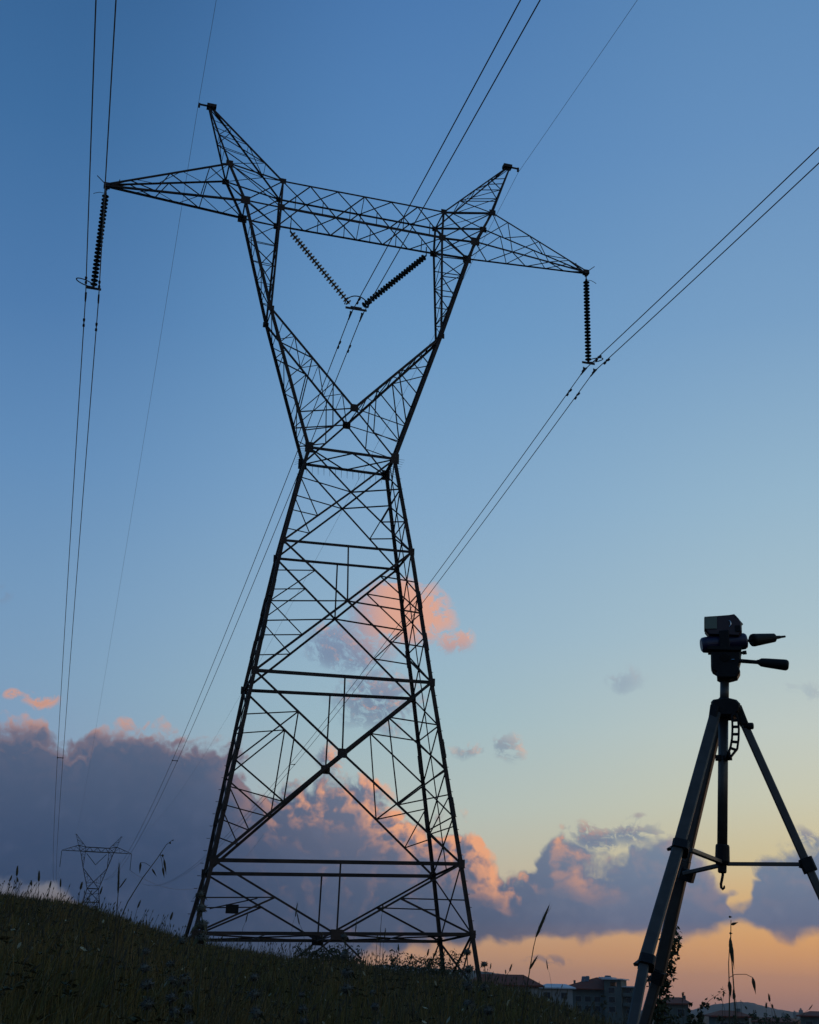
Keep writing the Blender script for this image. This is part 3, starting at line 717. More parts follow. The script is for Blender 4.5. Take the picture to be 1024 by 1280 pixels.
plate = part('camera_plate', 'maroon', lambda b: prism(b, [(880.8, 773.6), (897, 772.6), (912, 771.4), (918.3, 770.3), (923.5, 775.5), (927.3, 781), (927.7, 791.5), (924, 797.5), (886, 796), (881, 790)], 0, .046, .06))
def f(b):
    p = [T(881.8, 775.4), T(896.6, 774.6), T(896.6, 789.2), T(881.8, 789.4)]; vs = [q_ - VN * .026 for q_ in p] + [q_ - VN * .02 for q_ in p]
    b.add(vs, [(0, 1, 2, 3), (7, 6, 5, 4), (0, 4, 5, 1), (1, 5, 6, 2), (2, 6, 7, 3), (3, 7, 4, 0)])
part('level_plate', 'level', f, plate)
part('plate_rim', 'black', lambda b: (b.bar(T(881.2, 772.6, -.022), T(881.2, 789.5, -.022), .003, .004, VX), b.bar(T(881, 773.6, -.022), T(897, 772.4, -.022), .003, .004, UP), b.bar(T(918, 771, -.02), T(927, 781.5, -.006), .006, .01, UP), b.box(T(922, 786, -.022), .012, .006, .016, VX, VN, UP)), plate)
def f(b):
    c = T(910.3, 779.6, -.0255); b.tube([c + VX * .0068 * math.cos(a) + UP * .0082 * math.sin(a) for a in np.linspace(R_(-70), R_(75), 10)], [.0006] + [.0012] * 8 + [.0006], 6)
part('bright_arc', 'chrome', f, plate)  # thin bright metal arc on the plate's front face
def f(b):
    cyl(b, T(934.5, 801, .012), T(940, 800.4, .02), [(0, 1.8), (1, 1.8)], 10); cyl(b, T(939.6, 800.5, .02), T(968.6, 797.2, .06), [(0, 6.5), (.04, 8), (.1, 8.3), (.9, 5.9), (.97, 5.7), (1, 4.6)], 18)
    cyl(b, T(968.4, 797.2, .06), T(982, 795.6, .08), [(0, 2.6), (.5, 2.0), (.55, 1.6), (.96, 1.4), (1, .8)], 10)
part('tilt_handle', 'black', f)
hd2 = part('pan_handle', 'black', lambda b: cyl(b, T(913, 825.2, -.02), T(949, 828, -.02), [(0, 3.2), (.2, 2.7), (1, 2.5)], 12))
part('handle_grip', 'black', lambda b: cyl(b, T(946, 827.4, -.02), T(986.3, 831.8, -.02), [(0, 2.6), (.05, 3.0), (.14, 5.2), (.3, 5.8), (.85, 6.9), (.93, 6.8), (.98, 5.4), (1, 3.4)], 18), hd2)
part('handle_glint', 'chrome', lambda b: b.lathe(T(914.5, 824.6, -.03), VX, [(0, .0016), (.007, .0016)], 8), hd2)  # glint on the handle, shaped as a tiny bright metal pin
# column
col_ = part('centre_column', 'legd', lambda b: (b.tube([T(906, 853), T(905.6, 880)], 5.6 * MPX, 20), b.tube([T(904.6, 890), T(903, 1062)], 6.1 * MPX, 20)), tri, True)
part('column_foot', 'black', lambda b: (cyl(b, T(903.4, 1056), T(903.1, 1081), [(0, 7.6), (.08, 8.3), (.85, 8.8), (1, 7.5)], 16), cyl(b, T(903, 1079), T(903, 1091.5), [(0, 5.4), (.9, 5.2), (1, 4)], 14)), col_)
part('hook', 'black', lambda b: b.tube([T(903.6, 1089), T(903.7, 1094), T(902.6, 1100), T(901.4, 1105), T(901.8, 1109.5), T(903.6, 1111.6), T(905.4, 1109.8), T(905.8, 1107)], [1.7 * MPX] * 6 + [1.4 * MPX, .7 * MPX], 8), col_)
part('column_stop', 'black', lambda b: (b.box(T(898, 947.4, -.006), .014, .016, .012, VX, VN, UP), b.box(T(909.5, 947.5, -.008), .022, .014, .010, VX, VN, UP)), col_)
collar = part('collar', 'black', lambda b: (prism(b, [(889.2, 880.5), (892, 877.6), (902, 876), (912, 875.6), (921, 877.8), (925.6, 882.6), (926, 888), (923.5, 893.5), (917, 898), (899, 898), (889, 896)], 0, .07, .14), cyl(b, T(905.6, 878), T(905.7, 872.8), [(0, 9), (.6, 8), (1, 6.6)], 16)))
def f(b):
    b.bar(T(893.5, 884, -.03), T(891.2, 901, -.04), .020, .024, VX); 
part('leg_hinge', 'black', f, collar)
part('leg_hinge', 'black', lambda b: b.bar(T(922, 884, .0), T(930.6, 906, .0), .020, .024, VX), collar)
part('leg_hinge', 'black', lambda b: b.bar(T(900, 884, .03), T(897, 902, .045), .02, .022, VX), collar)
part('clamp_knob', 'black', lambda b: cyl(b, T(930, 907.6, -.008), T(942.6, 907.6, -.008), [(0, 2.2), (.3, 2.2), (.32, 3.6), (.45, 4.2), (.88, 4.2), (.97, 3.2), (1, 1.8)], 14), collar)
def f(b):
    L = [(914.6, 895), (915.6, 902), (915.8, 912), (915.2, 924), (913.4, 934), (911, 941)]; Rr = [(920.6, 892), (923.0, 902), (923.8, 912), (923.4, 924), (921.8, 936), (913, 947)]
    for ch_ in (L, Rr):
        for a, c in zip(ch_, ch_[1:]): b.bar(T(*a, -.03), T(*c, -.03), 2.6 * MPX, .012, VX)
    for t in np.linspace(0, 1, 7):
        i = t * 4.98; k = int(i); a = lerp(L[k], L[k + 1], i - k); c = lerp(Rr[k], Rr[k + 1], i - k); b.bar(T(*a, -.03), T(*c, -.03), 2.6 * MPX, .011, UP)
    b.bar(T(911, 941, -.03), T(909, 948, -.02), 5 * MPX, .012, VX)
part('column_lock_lever', 'black', f, collar)
# legs: (name, material, points (x, y, depth), width, thickness)
def leg(pts, clamps, widths, m, brace, extra):
    P = [T(*p) for p in pts]; d = (P[-1] - P[-2]) / np.linalg.norm(P[-1] - P[-2]); e = P[-1].copy()
    for _ in range(400):
        if e[2] < gz(e) + .0: break
        e = e + d * .01
    P.append(e); w = widths
    ax = VX + VN * extra
    def body(b):
        n = len(P)
        b.bar(P[0], P[1], w[0], w[0] * .82, ax, .3)
    lg = part('leg', m, body)
    part('lower_tube', m, lambda b: b.bar(P[1], P[2], w[1], w[1] * .82, ax, .3), lg)
    part('inner_tube', m, lambda b: b.bar(P[2], P[-1], w[2], w[2] * .82, ax, .3), lg)
    part('rubber_foot', 'black', lambda b: b.lathe(e - d * .03, d, [(0, .012), (.01, .016), (.04, .015), (.05, .01)], 12), lg)
    for (cx_, cy_, dp, sw, shh) in clamps:
        def f(b):
            c = T(cx_, cy_, dp); mm = mp(cx_, cy_, TR + dp); dd = d
            b.bar(c - dd * shh * mm * .5, c + dd * shh * mm * .5, sw * mm, sw * mm * .85, ax, .3); b.bar(c - ax * sw * mm * .38 - dd * .004, c - ax * sw * mm * .62 + dd * .006, .006, .014, UP)
        part('leg_clamp', 'black', f, lg)
    part('spreader_bar', 'legd', lambda b: b.bar(T(*brace[0]), T(*brace[1]), brace[2] * mp(900, 1080, TR), .011, UP, .3), lg)
    return lg
leg([(894.2, 893, -.03), (849.5, 1055, -.28), (806, 1203, -.50), (794.5, 1262, -.58)], [(850.5, 1060, -.285, 21, 15), (808.6, 1203.5, -.50, 20, 15)], [.0255, .0245, .0195], 'legs', ((901, 1077.5, -.01), (863, 1062.5, -.22), 5.2), .25)
leg([(899, 893, .03), (856, 1076, .10), (824, 1216, .18), (809, 1268, .20)], [(859, 1094, .08, 18, 14), (822.6, 1222, .16, 16, 15)], [.0265, .0285, .0235], 'legd', ((901, 1081.5, .0), (855, 1092, .05), 5.0), -.3)
leg([(927.6, 899, 0), (1007, 1076, .0), (1100, 1280, .0), (1118, 1320, 0)], [(1010, 1081.5, 0, 17, 17)], [.0185, .0185, .0165], 'legd', ((909, 1080, 0), (1003, 1080.5, 0), 4.4), 0)
tag(tri, 'black and grey camera tripod with two pan handles and no camera, at right in front', 'tripod'); settle(tri)

# ------------------------------------------------------------------ houses down in the valley
class Site:
    def __init__(s, px, r, turn=0):
        s.o = at(px, 1250, r); s.r = r; a = math.atan2(s.o[0] - CAM[0], s.o[1] - CAM[1]) + R_(turn)
        s.ey = np.array([math.sin(a), math.cos(a), 0]); s.ex = np.array([s.ey[1], -s.ey[0], 0]); s.k = mp(px, 1250, r); s.px = px; s.z0 = gz(s.o) - .5
    def x(s, px): return (px - s.px) * s.k
    def z(s, py, px=None): return float(at(px or s.px, py, s.r)[2])
    def P(s, x, y, z): return np.array([s.o[0], s.o[1], 0]) + s.ex * x + s.ey * y + UP * z
    def box(s, b, x0, x1, y0, y1, z0, z1): b.box(s.P((x0 + x1) / 2, (y0 + y1) / 2, (z0 + z1) / 2), x1 - x0, y1 - y0, z1 - z0, s.ex, s.ey, UP)
    def root(s, name): return root_at(name, (s.o[0], s.o[1], s.z0))
    def hip(s, b, x0, x1, y0, y1, z0, z1, rx0, rx1, ov=.6):
        x0 -= ov; x1 += ov; y0 -= ov; y1 += ov; ym = (y0 + y1) / 2
        v = [s.P(x0, y0, z0), s.P(x1, y0, z0), s.P(x1, y1, z0), s.P(x0, y1, z0), s.P(rx0, ym, z1), s.P(rx1, ym, z1)]
        v += [p - UP * .25 for p in v[:4]]
        b.add(v, [(0, 1, 5, 4), (1, 2, 5), (2, 3, 4, 5), (3, 0, 4), (6, 7, 1, 0), (7, 8, 2, 1), (8, 9, 3, 2), (9, 6, 0, 3), (9, 8, 7, 6)])
def window(s, root, x, y, z, w=1.5, h=1.4):
    b = MB(); s.box(b, x - w / 2 - .1, x + w / 2 + .1, y - .10, y + .05, z - h / 2 - .1, z + h / 2 + .1); f_ = b.build('window', 'sill', root)
    b = MB(); s.box(b, x - w / 2, x + w / 2, y - .16, y - .08, z - h / 2, z + h / 2); b.build('window_pane', 'win', f_)
# apartment block
s = Site(742, 350, 12); rt = s.root('apartment_building'); z0 = s.z0
tx0, tx1 = s.x(759), s.x(780)
b = MB(); s.box(b, tx0, tx1, -3, 5, z0, s.z(1235)); zt_, zr_ = s.z(1235), s.z(1224.5)
for a0, a1 in ((tx0, tx0 + 1.6), (tx0 + 3.2, tx1)): s.box(b, a0, a1, -3, 5, zt_, zr_)
s.box(b, tx0 + 1.6, tx0 + 3.2, -3, 5, s.z(1227.5), zr_); s.box(b, tx0 + 1.6, tx0 + 3.2, -3, 5, zt_, s.z(1232.5))
b.build('stair_tower_wall', 'wallg', rt)
b = MB(); s.box(b, tx0 - .5, tx1 + .7, -3.8, 5.8, zr_, zr_ + .28); s.box(b, tx0 - 1.6, tx0 + 2, -2, 4, zr_ + .28, zr_ + .65); b.build('roof_slab', 'slab', rt)
b = MB(); s.box(b, s.x(704), tx0, -1, 10, z0, s.z(1236)); b.build('wall', 'wallg', rt)
rf = MB(); s.hip(rf, s.x(704), s.x(758), -1.5, 10.5, s.z(1236), s.z(1221.5), s.x(742), s.x(753), 1.0); rfo = rf.build('roof', 'roof', rt)
b = MB(); s.box(b, s.x(714), s.x(716), 3, 3.8, s.z(1232), s.z(1225.5)); b.build('chimney', 'wallg', rfo)
b = MB(); s.box(b, tx1, s.x(795), -1, 6, z0, s.z(1233.5)); b.build('annex_wall', 'wallg', rt)
b = MB(); s.box(b, tx1, s.x(797), -2.2, 6.5, s.z(1233.5), s.z(1232)); b.build('roof_slab', 'slab', rt)
for zz in (1245, 1257):
    b = MB(); s.box(b, tx1 + .2, s.x(797), -2.4, -1, s.z(zz), s.z(zz) + .9); b.build('balcony', 'wallg', rt)
for zz in (1237.5, 1249, 1261):
    window(s, rt, (tx0 + tx1) / 2 - .3, -3, s.z(zz), 1.6, 1.3); window(s, rt, s.x(788), -1, s.z(zz + 1), 1.4, 1.6)
    if zz > 1240:
        for px in (712, 724, 736, 748): window(s, rt, s.x(px), -1, s.z(zz), 1.5, 1.3)
for px, py in ((727.5, 1222.5), (732.5, 1222), (757, 1221), (760, 1221)):
    b = MB(); c = s.P(s.x(px), 3, s.z(py)); b.lathe(c - s.ex * .55, s.ex, [(0, .2), (.1, .42), (1.0, .42), (1.1, .2)], 12); b.bar(c - UP * 1.6, c, .1, .1, s.ex); b.bar(c + UP * .1 - s.ey * .3, c - s.ey * 1.4 - UP * 1.0, 1.0, .08, s.ex); b.build('solar_water_heater', 'tank', rt)
tag(rt, 'grey apartment block with a square stair tower beside a sloping red tiled roof', 'building'); settle(rt)
def cottage(px0, px1, ytop, yeave, r, wall, rx, label, roofm='roof', turn=0, depth=9, cat='house', chim=True, name='house'):
    s = Site((px0 + px1) / 2, r, turn); rt = s.root(name); x0, x1 = s.x(px0), s.x(px1)
    b = MB(); s.box(b, x0, x1, 0, depth, s.z0, s.z(yeave)); b.build('wall', wall, rt)
    b = MB(); s.hip(b, x0, x1, 0, depth, s.z(yeave), s.z(ytop), s.x(rx[0]), s.x(rx[1]), .8); ro = b.build('roof', roofm, rt)
    if chim:
        b = MB(); c = s.x(rx[0]) + (s.x(rx[1]) - s.x(rx[0])) * .7 + .8; s.box(b, c, c + .7, depth * .4, depth * .4 + .7, s.z(ytop) - 1.2, s.z(ytop) + .35); b.build('chimney', 'wallg', ro)
    n = max(2, int((x1 - x0) / 3.2))
    for fl in range(2):
        for i in range(n): window(s, rt, x0 + (i + .5) * (x1 - x0) / n, 0, s.z(yeave) - 1.7 - fl * 2.8, 1.3, 1.2)
    tag(rt, label, cat, None); settle(rt); return rt
cottage(588, 674, 1217.5, 1231, 230, 'wallw', (600, 655), 'low house with a long dark red roof showing over the grass beside the pylon foot', chim=False)
cottage(674, 716, 1229.5, 1234.5, 300, 'wallw', (684, 708), 'long low shed with a pale bluish roof left of the apartment block', 'slab', 0, 14, 'shed', False, 'shed')
cottage(822, 860, 1246.5, 1254, 260, 'wallg', (838, 852), 'house with a red hipped roof right of the tripod\'s left legs')
cottage(893, 934, 1263.5, 1270, 240, 'wallg', (904, 924), 'low grey house under the distant hill with a dull flat-pitched roof', 'roof', -8)
cottage(1000, 1060, 1264.5, 1270, 280, 'wallg', (1012, 1050), 'dark low house at the right edge of the horizon')
cottage(942, 990, 1272, 1277, 330, 'wallw', (952, 980), 'small house roof barely showing left of the right-edge house', 'roof', 10)
# far blocks of the town on the plain
for i, (px, w, py, r, lb) in enumerate(((1000, 5, 1262.5, 2600, 'tallest faint apartment tower on the horizon by the right edge'), (992, 4, 1265.5, 2650, 'shorter faint tower just left of the tallest one on the horizon'), (1011, 4, 1266, 2550, 'shorter faint tower just right of the tallest one on the horizon'), (978, 5, 1267, 2700, 'low faint tower block standing alone left of the horizon towers'))):
    s = Site(px, r); rt = s.root('tower_block'); s.z0 = gz(s.o) - 3
    b = MB(); s.box(b, s.x(px - w / 2), s.x(px + w / 2), 0, 14, s.z0, s.z(py)); b.build('wall', 'wallg', rt)
    b = MB(); s.box(b, s.x(px - w / 5), s.x(px + w / 5), 4, 9, s.z(py), s.z(py) + 3); b.build('roof_house', 'wallg', rt)
    tag(rt, lb, 'building', 'tower blocks on the horizon'); settle(rt)

# ------------------------------------------------------------------ shrubs
def leaves(b, c, rad, n, size, flat=.6, rng=RNG):
    """n small leaf blades scattered through an uneven ellipsoid"""
    c = np.array(c, float); rad = np.array(rad, float)
    for _ in range(n):
        v = rng.normal(size=3); v /= np.linalg.norm(v); p = c + v * rad * rng.uniform(.25, 1) ** .55
        a = rng.normal(size=3); a /= np.linalg.norm(a); u = np.cross(a, rng.normal(size=3)); u /= np.linalg.norm(u); L = size * rng.uniform(.6, 1.3); w = L * .42
        b.add([p - a * L * .5, p + u * w * .5, p + a * L * .5 + np.cross(a, u) * L * .12, p - u * w * .5], [(0, 1, 2, 3)])
def shrub(name, px, pxw, ytop, r, label, cat, nleaf, leaf, group=None, lobes=7, stems=5, seed=1):
    rng = np.random.default_rng(seed); c = at(px, ytop, r); g0 = np.array([c[0], c[1], gz(c)]); h = max(c[2] - g0[2], .3); w = pxw * mp(px, ytop, r) / 2
    rt = root_at(name, g0); b = MB(); sb = MB(); az = math.atan2(c[0] - CAM[0], c[1] - CAM[1]); ex = np.array([math.cos(az), -math.sin(az), 0]); ey = np.array([math.sin(az), math.cos(az), 0])
    for i in range(lobes):
        t = (i + .5) / lobes * 2 - 1; ph = rng.uniform(.55, 1.0) * (1 - .35 * t * t)
        lc = g0 + ex * t * w * .8 + ey * rng.uniform(-.5, .5) * w + UP * h * ph * .62; rr = np.array([w * .36, w * .36, h * .36 * ph])
        leaves(b, lc, rr, nleaf // lobes, leaf, rng=rng); sb.tube([g0 + ex * t * w * .2, lerp(g0, lc, .6) + UP * .05 * h, lc], [h * .03, h * .02, h * .008], 5)
    for i in range(lobes * 2):                                     # loose sprays that break the outline
        lc = g0 + ex * rng.uniform(-1, 1) * w + UP * h * rng.uniform(.6, 1.0) + ey * rng.uniform(-.4, .4) * w; leaves(b, lc, (w * .14,) * 3, max(4, nleaf // 60), leaf, rng=rng)
    sb.build('stem', 'bark', rt); b.build('foliage', 'leaf', rt); tag(rt, label, cat, group); settle(rt); return rt
shrub('shrub', 408, 84, 1183, 38, 'dark rounded bush at the pylon base under the left half of its lowest beam', 'bush', 1500, .09, 'bushes round the pylon base', 8, seed=2)
shrub('shrub', 525, 110, 1191, 40, 'wide low dark bush at the pylon base left of its right-hand feet', 'bush', 1900, .09, 'bushes round the pylon base', 9, seed=3)
shrub('shrub', 872, 30, 1250, 24, 'dense dark bush with a thin branch reaching right, right of the tripod legs', 'bush', 900, .075, None, 6, seed=4)
shrub('shrub', 745, 26, 1245, 180, 'dark round tree standing in front of the apartment block', 'tree', 500, .5, None, 5, seed=5)
shrub('shrub', 830, 46, 1258, 70, 'low dark bush below the red-roofed house right of the tripod legs', 'bush', 700, .2, None, 7, seed=6)
shrub('shrub', 955, 34, 1268, 60, 'low dark bush at the bottom edge under the distant hill', 'bush', 600, .16, None, 7, seed=7)
shrub('shrub', 985, 70, 1272, 90, 'broad dark thicket at the bottom right corner', 'bush', 900, .22, None, 9, seed=8)
shrub('shrub', 915, 40, 1271, 50, 'low dark bush in front of the low grey house', 'bush', 700, .13, None, 7, seed=9)
shrub('tree', 942, 8, 1262, 420, 'small dark tree on the plain left of the horizon towers', 'tree', 200, .9, 'far small trees', 3, seed=10)
shrub('tree', 930, 7, 1263.5, 430, 'small dark tree just under the crest of the distant hill', 'tree', 200, .9, 'far small trees', 3, seed=12)
shrub('tree', 838, 9, 1242.5, 235, 'small tree rising in front of the red hipped roof', 'tree', 200, .45, None, 3, seed=13)
def leafy_stem(pts, r, name, label, leaf, per, dens, base=True):
    P = [at(x, y, r) for x, y in pts]; g0 = P[0].copy()
    if base:
        g0[2] = gz(g0); P = [g0] + P
    rt = root_at(name, g0); b = MB(); L = len(P); b.tube(P, [.006 * (1 - .7 * i / (L - 1)) for i in range(L)], 5); b.build('stem', 'bark', rt)
    lb = MB(); rng = np.random.default_rng(int(pts[0][0]))
    for p, q_ in zip(P[1 if base else 0:], P[2 if base else 1:]):
        n = int(np.linalg.norm(q_ - p) * dens)
        for _ in range(n):
            c = lerp(p, q_, rng.uniform()) + rng.normal(size=3) * per * np.array([1, 1, .5]); leaves(lb, c, (leaf * .8,) * 3, 3, leaf, rng=rng)
    lb.build('foliage', 'leaf', rt); tag(rt, label, 'plant'); settle(rt); return rt
leafy_stem([(822, 1275), (826, 1238), (831, 1216), (836, 1197), (838, 1182), (841, 1164)], 7, 'leafy_plant', 'tall leafy stalk half hidden behind the tripod\'s left legs', .034, .021, 620)
leafy_stem([(812, 1230), (806, 1203), (801, 1200)], 7, 'leafy_plant', 'small leafy twig poking out left of the tripod legs', .024, .012, 260)
leafy_stem([(876, 1262), (888, 1250), (898, 1243), (907, 1238)], 24, 'leafy_plant', 'thin leafy branch reaching right from the dark bush', .075, .05, 26)

# ------------------------------------------------------------------ single grasses and weeds against the sky
def stalk(name, pts, r, head, label, group=None, thick=.0022):
    """pts run from low to high; the stalk is rooted in the ground below the first point"""
    P = [at(x, y, r) for x, y in pts]; g0 = P[0].copy(); g0[2] = gz(g0) - .01
    rt = root_at(name, g0); Q = [g0] + P; n = len(Q); b = MB(); b.tube(Q, [thick * (1.2 - .75 * i / (n - 1)) for i in range(n)], 5); b.build('stem', 'ear', rt)
    for hd in head:
        k = hd[0]; hb = MB()
        if k == 'ear':                                             # bristly ear from a to b
            a, e = at(*hd[1], r), at(*hd[2], r); d = e - a; L = np.linalg.norm(d); w = hd[3] * mp(*hd[1], r)
            hb.lathe(a, d, [(0, w * .3), (L * .1, w * .8), (L * .35, w), (L * .7, w * .8), (L * .9, w * .45), (L, w * .1)], 8); d = d / L
            for i in range(16):
                s_ = a + d * L * i / 17; o = RNG.normal(size=3); o = o - d * o.dot(d); o /= np.linalg.norm(o); hb.tube([s_ + o * w * .6, s_ + o * w * 1.7 + d * L * .22], [.0006, .0002], 3)
            hb.build('ear', 'ear', rt)
        else:                                                      # drooping spikelets, each on a fine thread
            for (x0, y0, x1, y1, wpx) in hd[1]:
                m = MB(); a, e = at(x0, y0, r), at(x1, y1, r); d = e - a; L = np.linalg.norm(d); w = wpx * mp(x0, y0, r) / 2
                m.lathe(a, d, [(0, w * .2), (L * .12, w * .7), (L * .3, w), (L * .55, w * .75), (L * .8, w * .3), (L, .0003)], 7); m.build('spikelet', 'ear', rt)
            for (x0, y0, x1, y1) in hd[2]:
                a, e = at(x0, y0, r), at(x1, y1, r); m = MB(); m.tube([a, lerp(a, e, .5) + UP * np.linalg.norm(e - a) * .12, e], .0009, 4); m.build('spikelet_thread', 'ear', rt)
    tag(rt, label, 'grass', group); settle(rt); return rt
stalk('grass_stalk', [(143, 1178), (145.5, 1150), (147.6, 1118), (149, 1080)], 6, [('ear', (147.6, 1118), (149, 1078), 1.2), ('ear', (149.5, 1110), (158, 1098), .8)], 'upright dark grass spike with a side shoot, on the crest at far left', None, .0028)
stalk('grass_stalk', [(150, 1150), (160, 1127), (178, 1098), (196, 1074), (208, 1056), (216, 1050)], 5, [('o', [(176, 1078, 174.5, 1092, 3), (190, 1086, 196, 1096, 2.4), (205, 1074, 208, 1094, 3), (203.5, 1084, 205.5, 1098, 3), (203, 1068, 204, 1072, 3.4), (212, 1053, 214, 1055, 2.6), (216, 1050, 217, 1051, 2.4)], [(188, 1083, 176, 1078), (200, 1068, 205, 1074), (200, 1068, 203.5, 1084)])], 'arching wild oat with drooping seeds in front of the distant pylon wires')
stalk('grass_stalk', [(648, 1292), (655, 1258), (662, 1215), (667, 1185), (671, 1168)], 5, [('ear', (670, 1172), (687, 1131), 2.0), ('ear', (662, 1212), (672, 1195), 1.4)], 'tall barley-like ear leaning right beside the pylon\'s right foot', None, .003)
stalk('grass_stalk', [(912, 1290), (912, 1240), (911, 1205), (912.5, 1175)], 4, [('o', [(913, 1172, 915, 1206, 5), (914, 1178, 918, 1212, 4), (911.6, 1226, 914, 1248, 5), (941, 1222, 945, 1243, 4.5)], [(912, 1222, 925, 1218), (925, 1218, 941, 1222)])], 'tall wild oat with hanging seeds right of the tripod column')
stalk('grass_stalk', [(913.5, 1180), (914, 1150)], 4, [('o', [(911, 1146, 915.5, 1146.5, 3), (914, 1156, 923, 1153, 3.6), (911.8, 1166.6, 916, 1167, 3)], [])], 'topmost loose seeds of a wild oat below the tripod hook')
small = [(630, 1232, 640, 1205, 1.1), (633, 1228, 632, 1212, .8), (690, 1236, 683, 1200, .7), (853, 1255, 854, 1240, 1.4), (903, 1262, 905, 1238, 1.0), (906, 1262, 901, 1246, .9), (918, 1275, 917, 1236, 1.4), (922, 1262, 918, 1240, 1.2), (926, 1250, 934, 1262, 1.0), (958, 1275, 958, 1253, 1.3), (966, 1272, 961, 1242, 1.4), (970, 1272, 965, 1255, 1.2), (1000, 1275, 1016, 1256, .6),
         (478, 1195, 482, 1160, .9), (470, 1198, 472, 1168, .8), (500, 1208, 498, 1180, 1.0), (512, 1212, 515, 1192, 1.4), (530, 1212, 536, 1186, 1.2), (548, 1215, 556, 1188, .8), (440, 1196, 446, 1150, .7), (383, 1186, 371, 1140, .7), (362, 1182, 372, 1128, .8), (405, 1190, 402, 1165, 1.0), (300, 1178, 310, 1140, .7), (610, 1226, 614, 1204, .8), (476, 1160, 479, 1130, 1.2)]
ORD = ['first', 'second', 'third', 'fourth', 'fifth', 'sixth', 'seventh', 'eighth', 'ninth', 'tenth', 'eleventh', 'twelfth', 'thirteenth', 'fourteenth', 'fifteenth', 'sixteenth', 'seventeenth']
def area(x): return 0 if x < 622 else 1 if x < 700 else 2
AREA = ['in front of the pylon base', 'around the tall barley ear', 'right of the tripod legs']
def nth(lst, t, f): return ORD[sorted(q_[2] + q_[3] * .001 for q_ in lst if f(q_[2]) == f(t[2])).index(t[2] + t[3] * .001)]
for i, (x0, y0, x1, y1, w) in enumerate(small):
    rr = 7 + (i * 37 % 11); t = .62
    stalk('grass_stalk', [(x0, y0), ((x0 * .6 + x1 * .4), y0 * .5 + y1 * .5), (x0 + (x1 - x0) * .75, y0 + (y1 - y0) * .7)], rr, [('ear', (x0 + (x1 - x0) * .72, y0 + (y1 - y0) * .66), (x1, y1), w)],
          f'thin seeding grass stem, {nth(small, small[i], area)} from the left of those {AREA[area(x1)]}', 'thin seeding stems along the crest', .002)
lefts = [(20, 1108, 22, 1082), (24, 1110, 21, 1096), (40, 1115, 39, 1100), (48, 1116, 49, 1088), (60, 1118, 64, 1101), (75, 1120, 76, 1098), (98, 1122, 103, 1102), (122, 1128, 128, 1108), (168, 1145, 176, 1125), (210, 1160, 216, 1140), (10, 1108, 15, 1094)]
for i, (x0, y0, x1, y1) in enumerate(lefts):
    stalk('grass_stalk', [(x0, y0 + 4), ((x0 + x1) / 2, (y0 + y1) / 2)], 14 + i % 4, [('ear', ((x0 + x1) / 2, (y0 + y1) / 2), (x1, y1), 1.1 if i % 3 else 1.5)], f'short weed stem, {nth(lefts, lefts[i], lambda v: 0)} from the left of those on the left crest', 'weed stems on the left crest', .0035)
# whorled weeds: balls of dry calyces spaced up a square stem
def whorl_weed(px, ytop, ylow, r, n, size, label):
    P = [at(px + 3, ylow, r), at(px, ytop, r)]; g0 = P[0].copy(); g0[2] = gz(g0) - .01; rt = root_at('whorled_weed', g0); rng = np.random.default_rng(int(px * 7 + ytop))
    b = MB(); b.tube([g0, P[0], P[1]], [.004, .0035, .002], 5); b.build('stem', 'weed', rt)
    for i in range(n):
        t = i / max(1, n - 1); c = lerp(P[1], P[0], t * .9) + rng.normal(size=3) * .003; R = size * 1.25 * mp(px, ytop, r) * (.55 + .5 * min(1, t + .25)); w = MB()
        for k in range(70):
            v = rng.normal(size=3); v[2] *= .75; v /= np.linalg.norm(v); o = np.cross(v, rng.normal(size=3)); o /= np.linalg.norm(o); a = c + v * R * .35; e = c + v * R * rng.uniform(.85, 1.15); u = np.cross(v, o); h = R * .13
            w.add([a + o * h, a - o * h * .5 + u * h, a - o * h * .5 - u * h, e], [(0, 1, 3), (1, 2, 3), (2, 0, 3)])
        w.lathe(c - UP * R * .6, UP, [(0, R * .1), (R * .25, R * .55), (R * .6, R * .72), (R * .95, R * .5), (R * 1.2, R * .1)], 9); w.build('flower_whorl', 'whorl', rt)
        lf = MB()
        for sg in (-1, 1):
            d = np.array([rng.normal(), rng.normal(), .1]); d /= np.linalg.norm(d); o = np.cross(d, UP); L = R * 1.5
            lf.add([c, c + d * L * .5 + o * L * .16, c + d * L - UP * L * .8, c + d * L * .5 - UP * L * .3 - o * L * .16], [(0, 1, 2, 3)])
        lf.build('leaf', 'weed', rt)
    tag(rt, label, 'weed', 'whorled weeds in the foreground grass'); settle(rt)
for a in ((251, 1117, 1180, 5.5, 4, 8, 'whorled weed overlapping the pylon\'s left foot, tallest of its kind'), (431, 1172, 1245, 5.5, 4, 7, 'whorled weed below the plate where the pylon\'s lowest braces meet'), (584, 1190, 1262, 5.5, 4, 7, 'whorled weed left of the pylon\'s right feet, dark heads up its stem'),
          (606, 1205, 1270, 6, 3, 6, 'small whorled weed just right of a taller one near the pylon\'s right feet'), (228, 1176, 1230, 6.0, 2, 8, 'squat whorled weed in the grass just below the pylon\'s left foot'), (182, 1190, 1262, 4.6, 4, 8, 'whorled weed in the dark grass left of and below the pylon\'s left foot'),
          (214, 1205, 1275, 4.8, 4, 7, 'bushy whorled weed near the bottom, left of the middle'), (318, 1220, 1272, 4.8, 3, 8, 'dark whorled weed in the grass under the pylon\'s lowest left brace'), (376, 1245, 1282, 5, 3, 6, 'low whorled weed at the bottom edge under the bush at the pylon base'), (468, 1240, 1285, 5, 3, 6, 'low whorled weed at the bottom edge right of the picture\'s centre line'),
          (236, 1240, 1290, 4.6, 3, 7, 'low whorled weed at the bottom edge, close to a bushy one')): whorl_weed(*a)

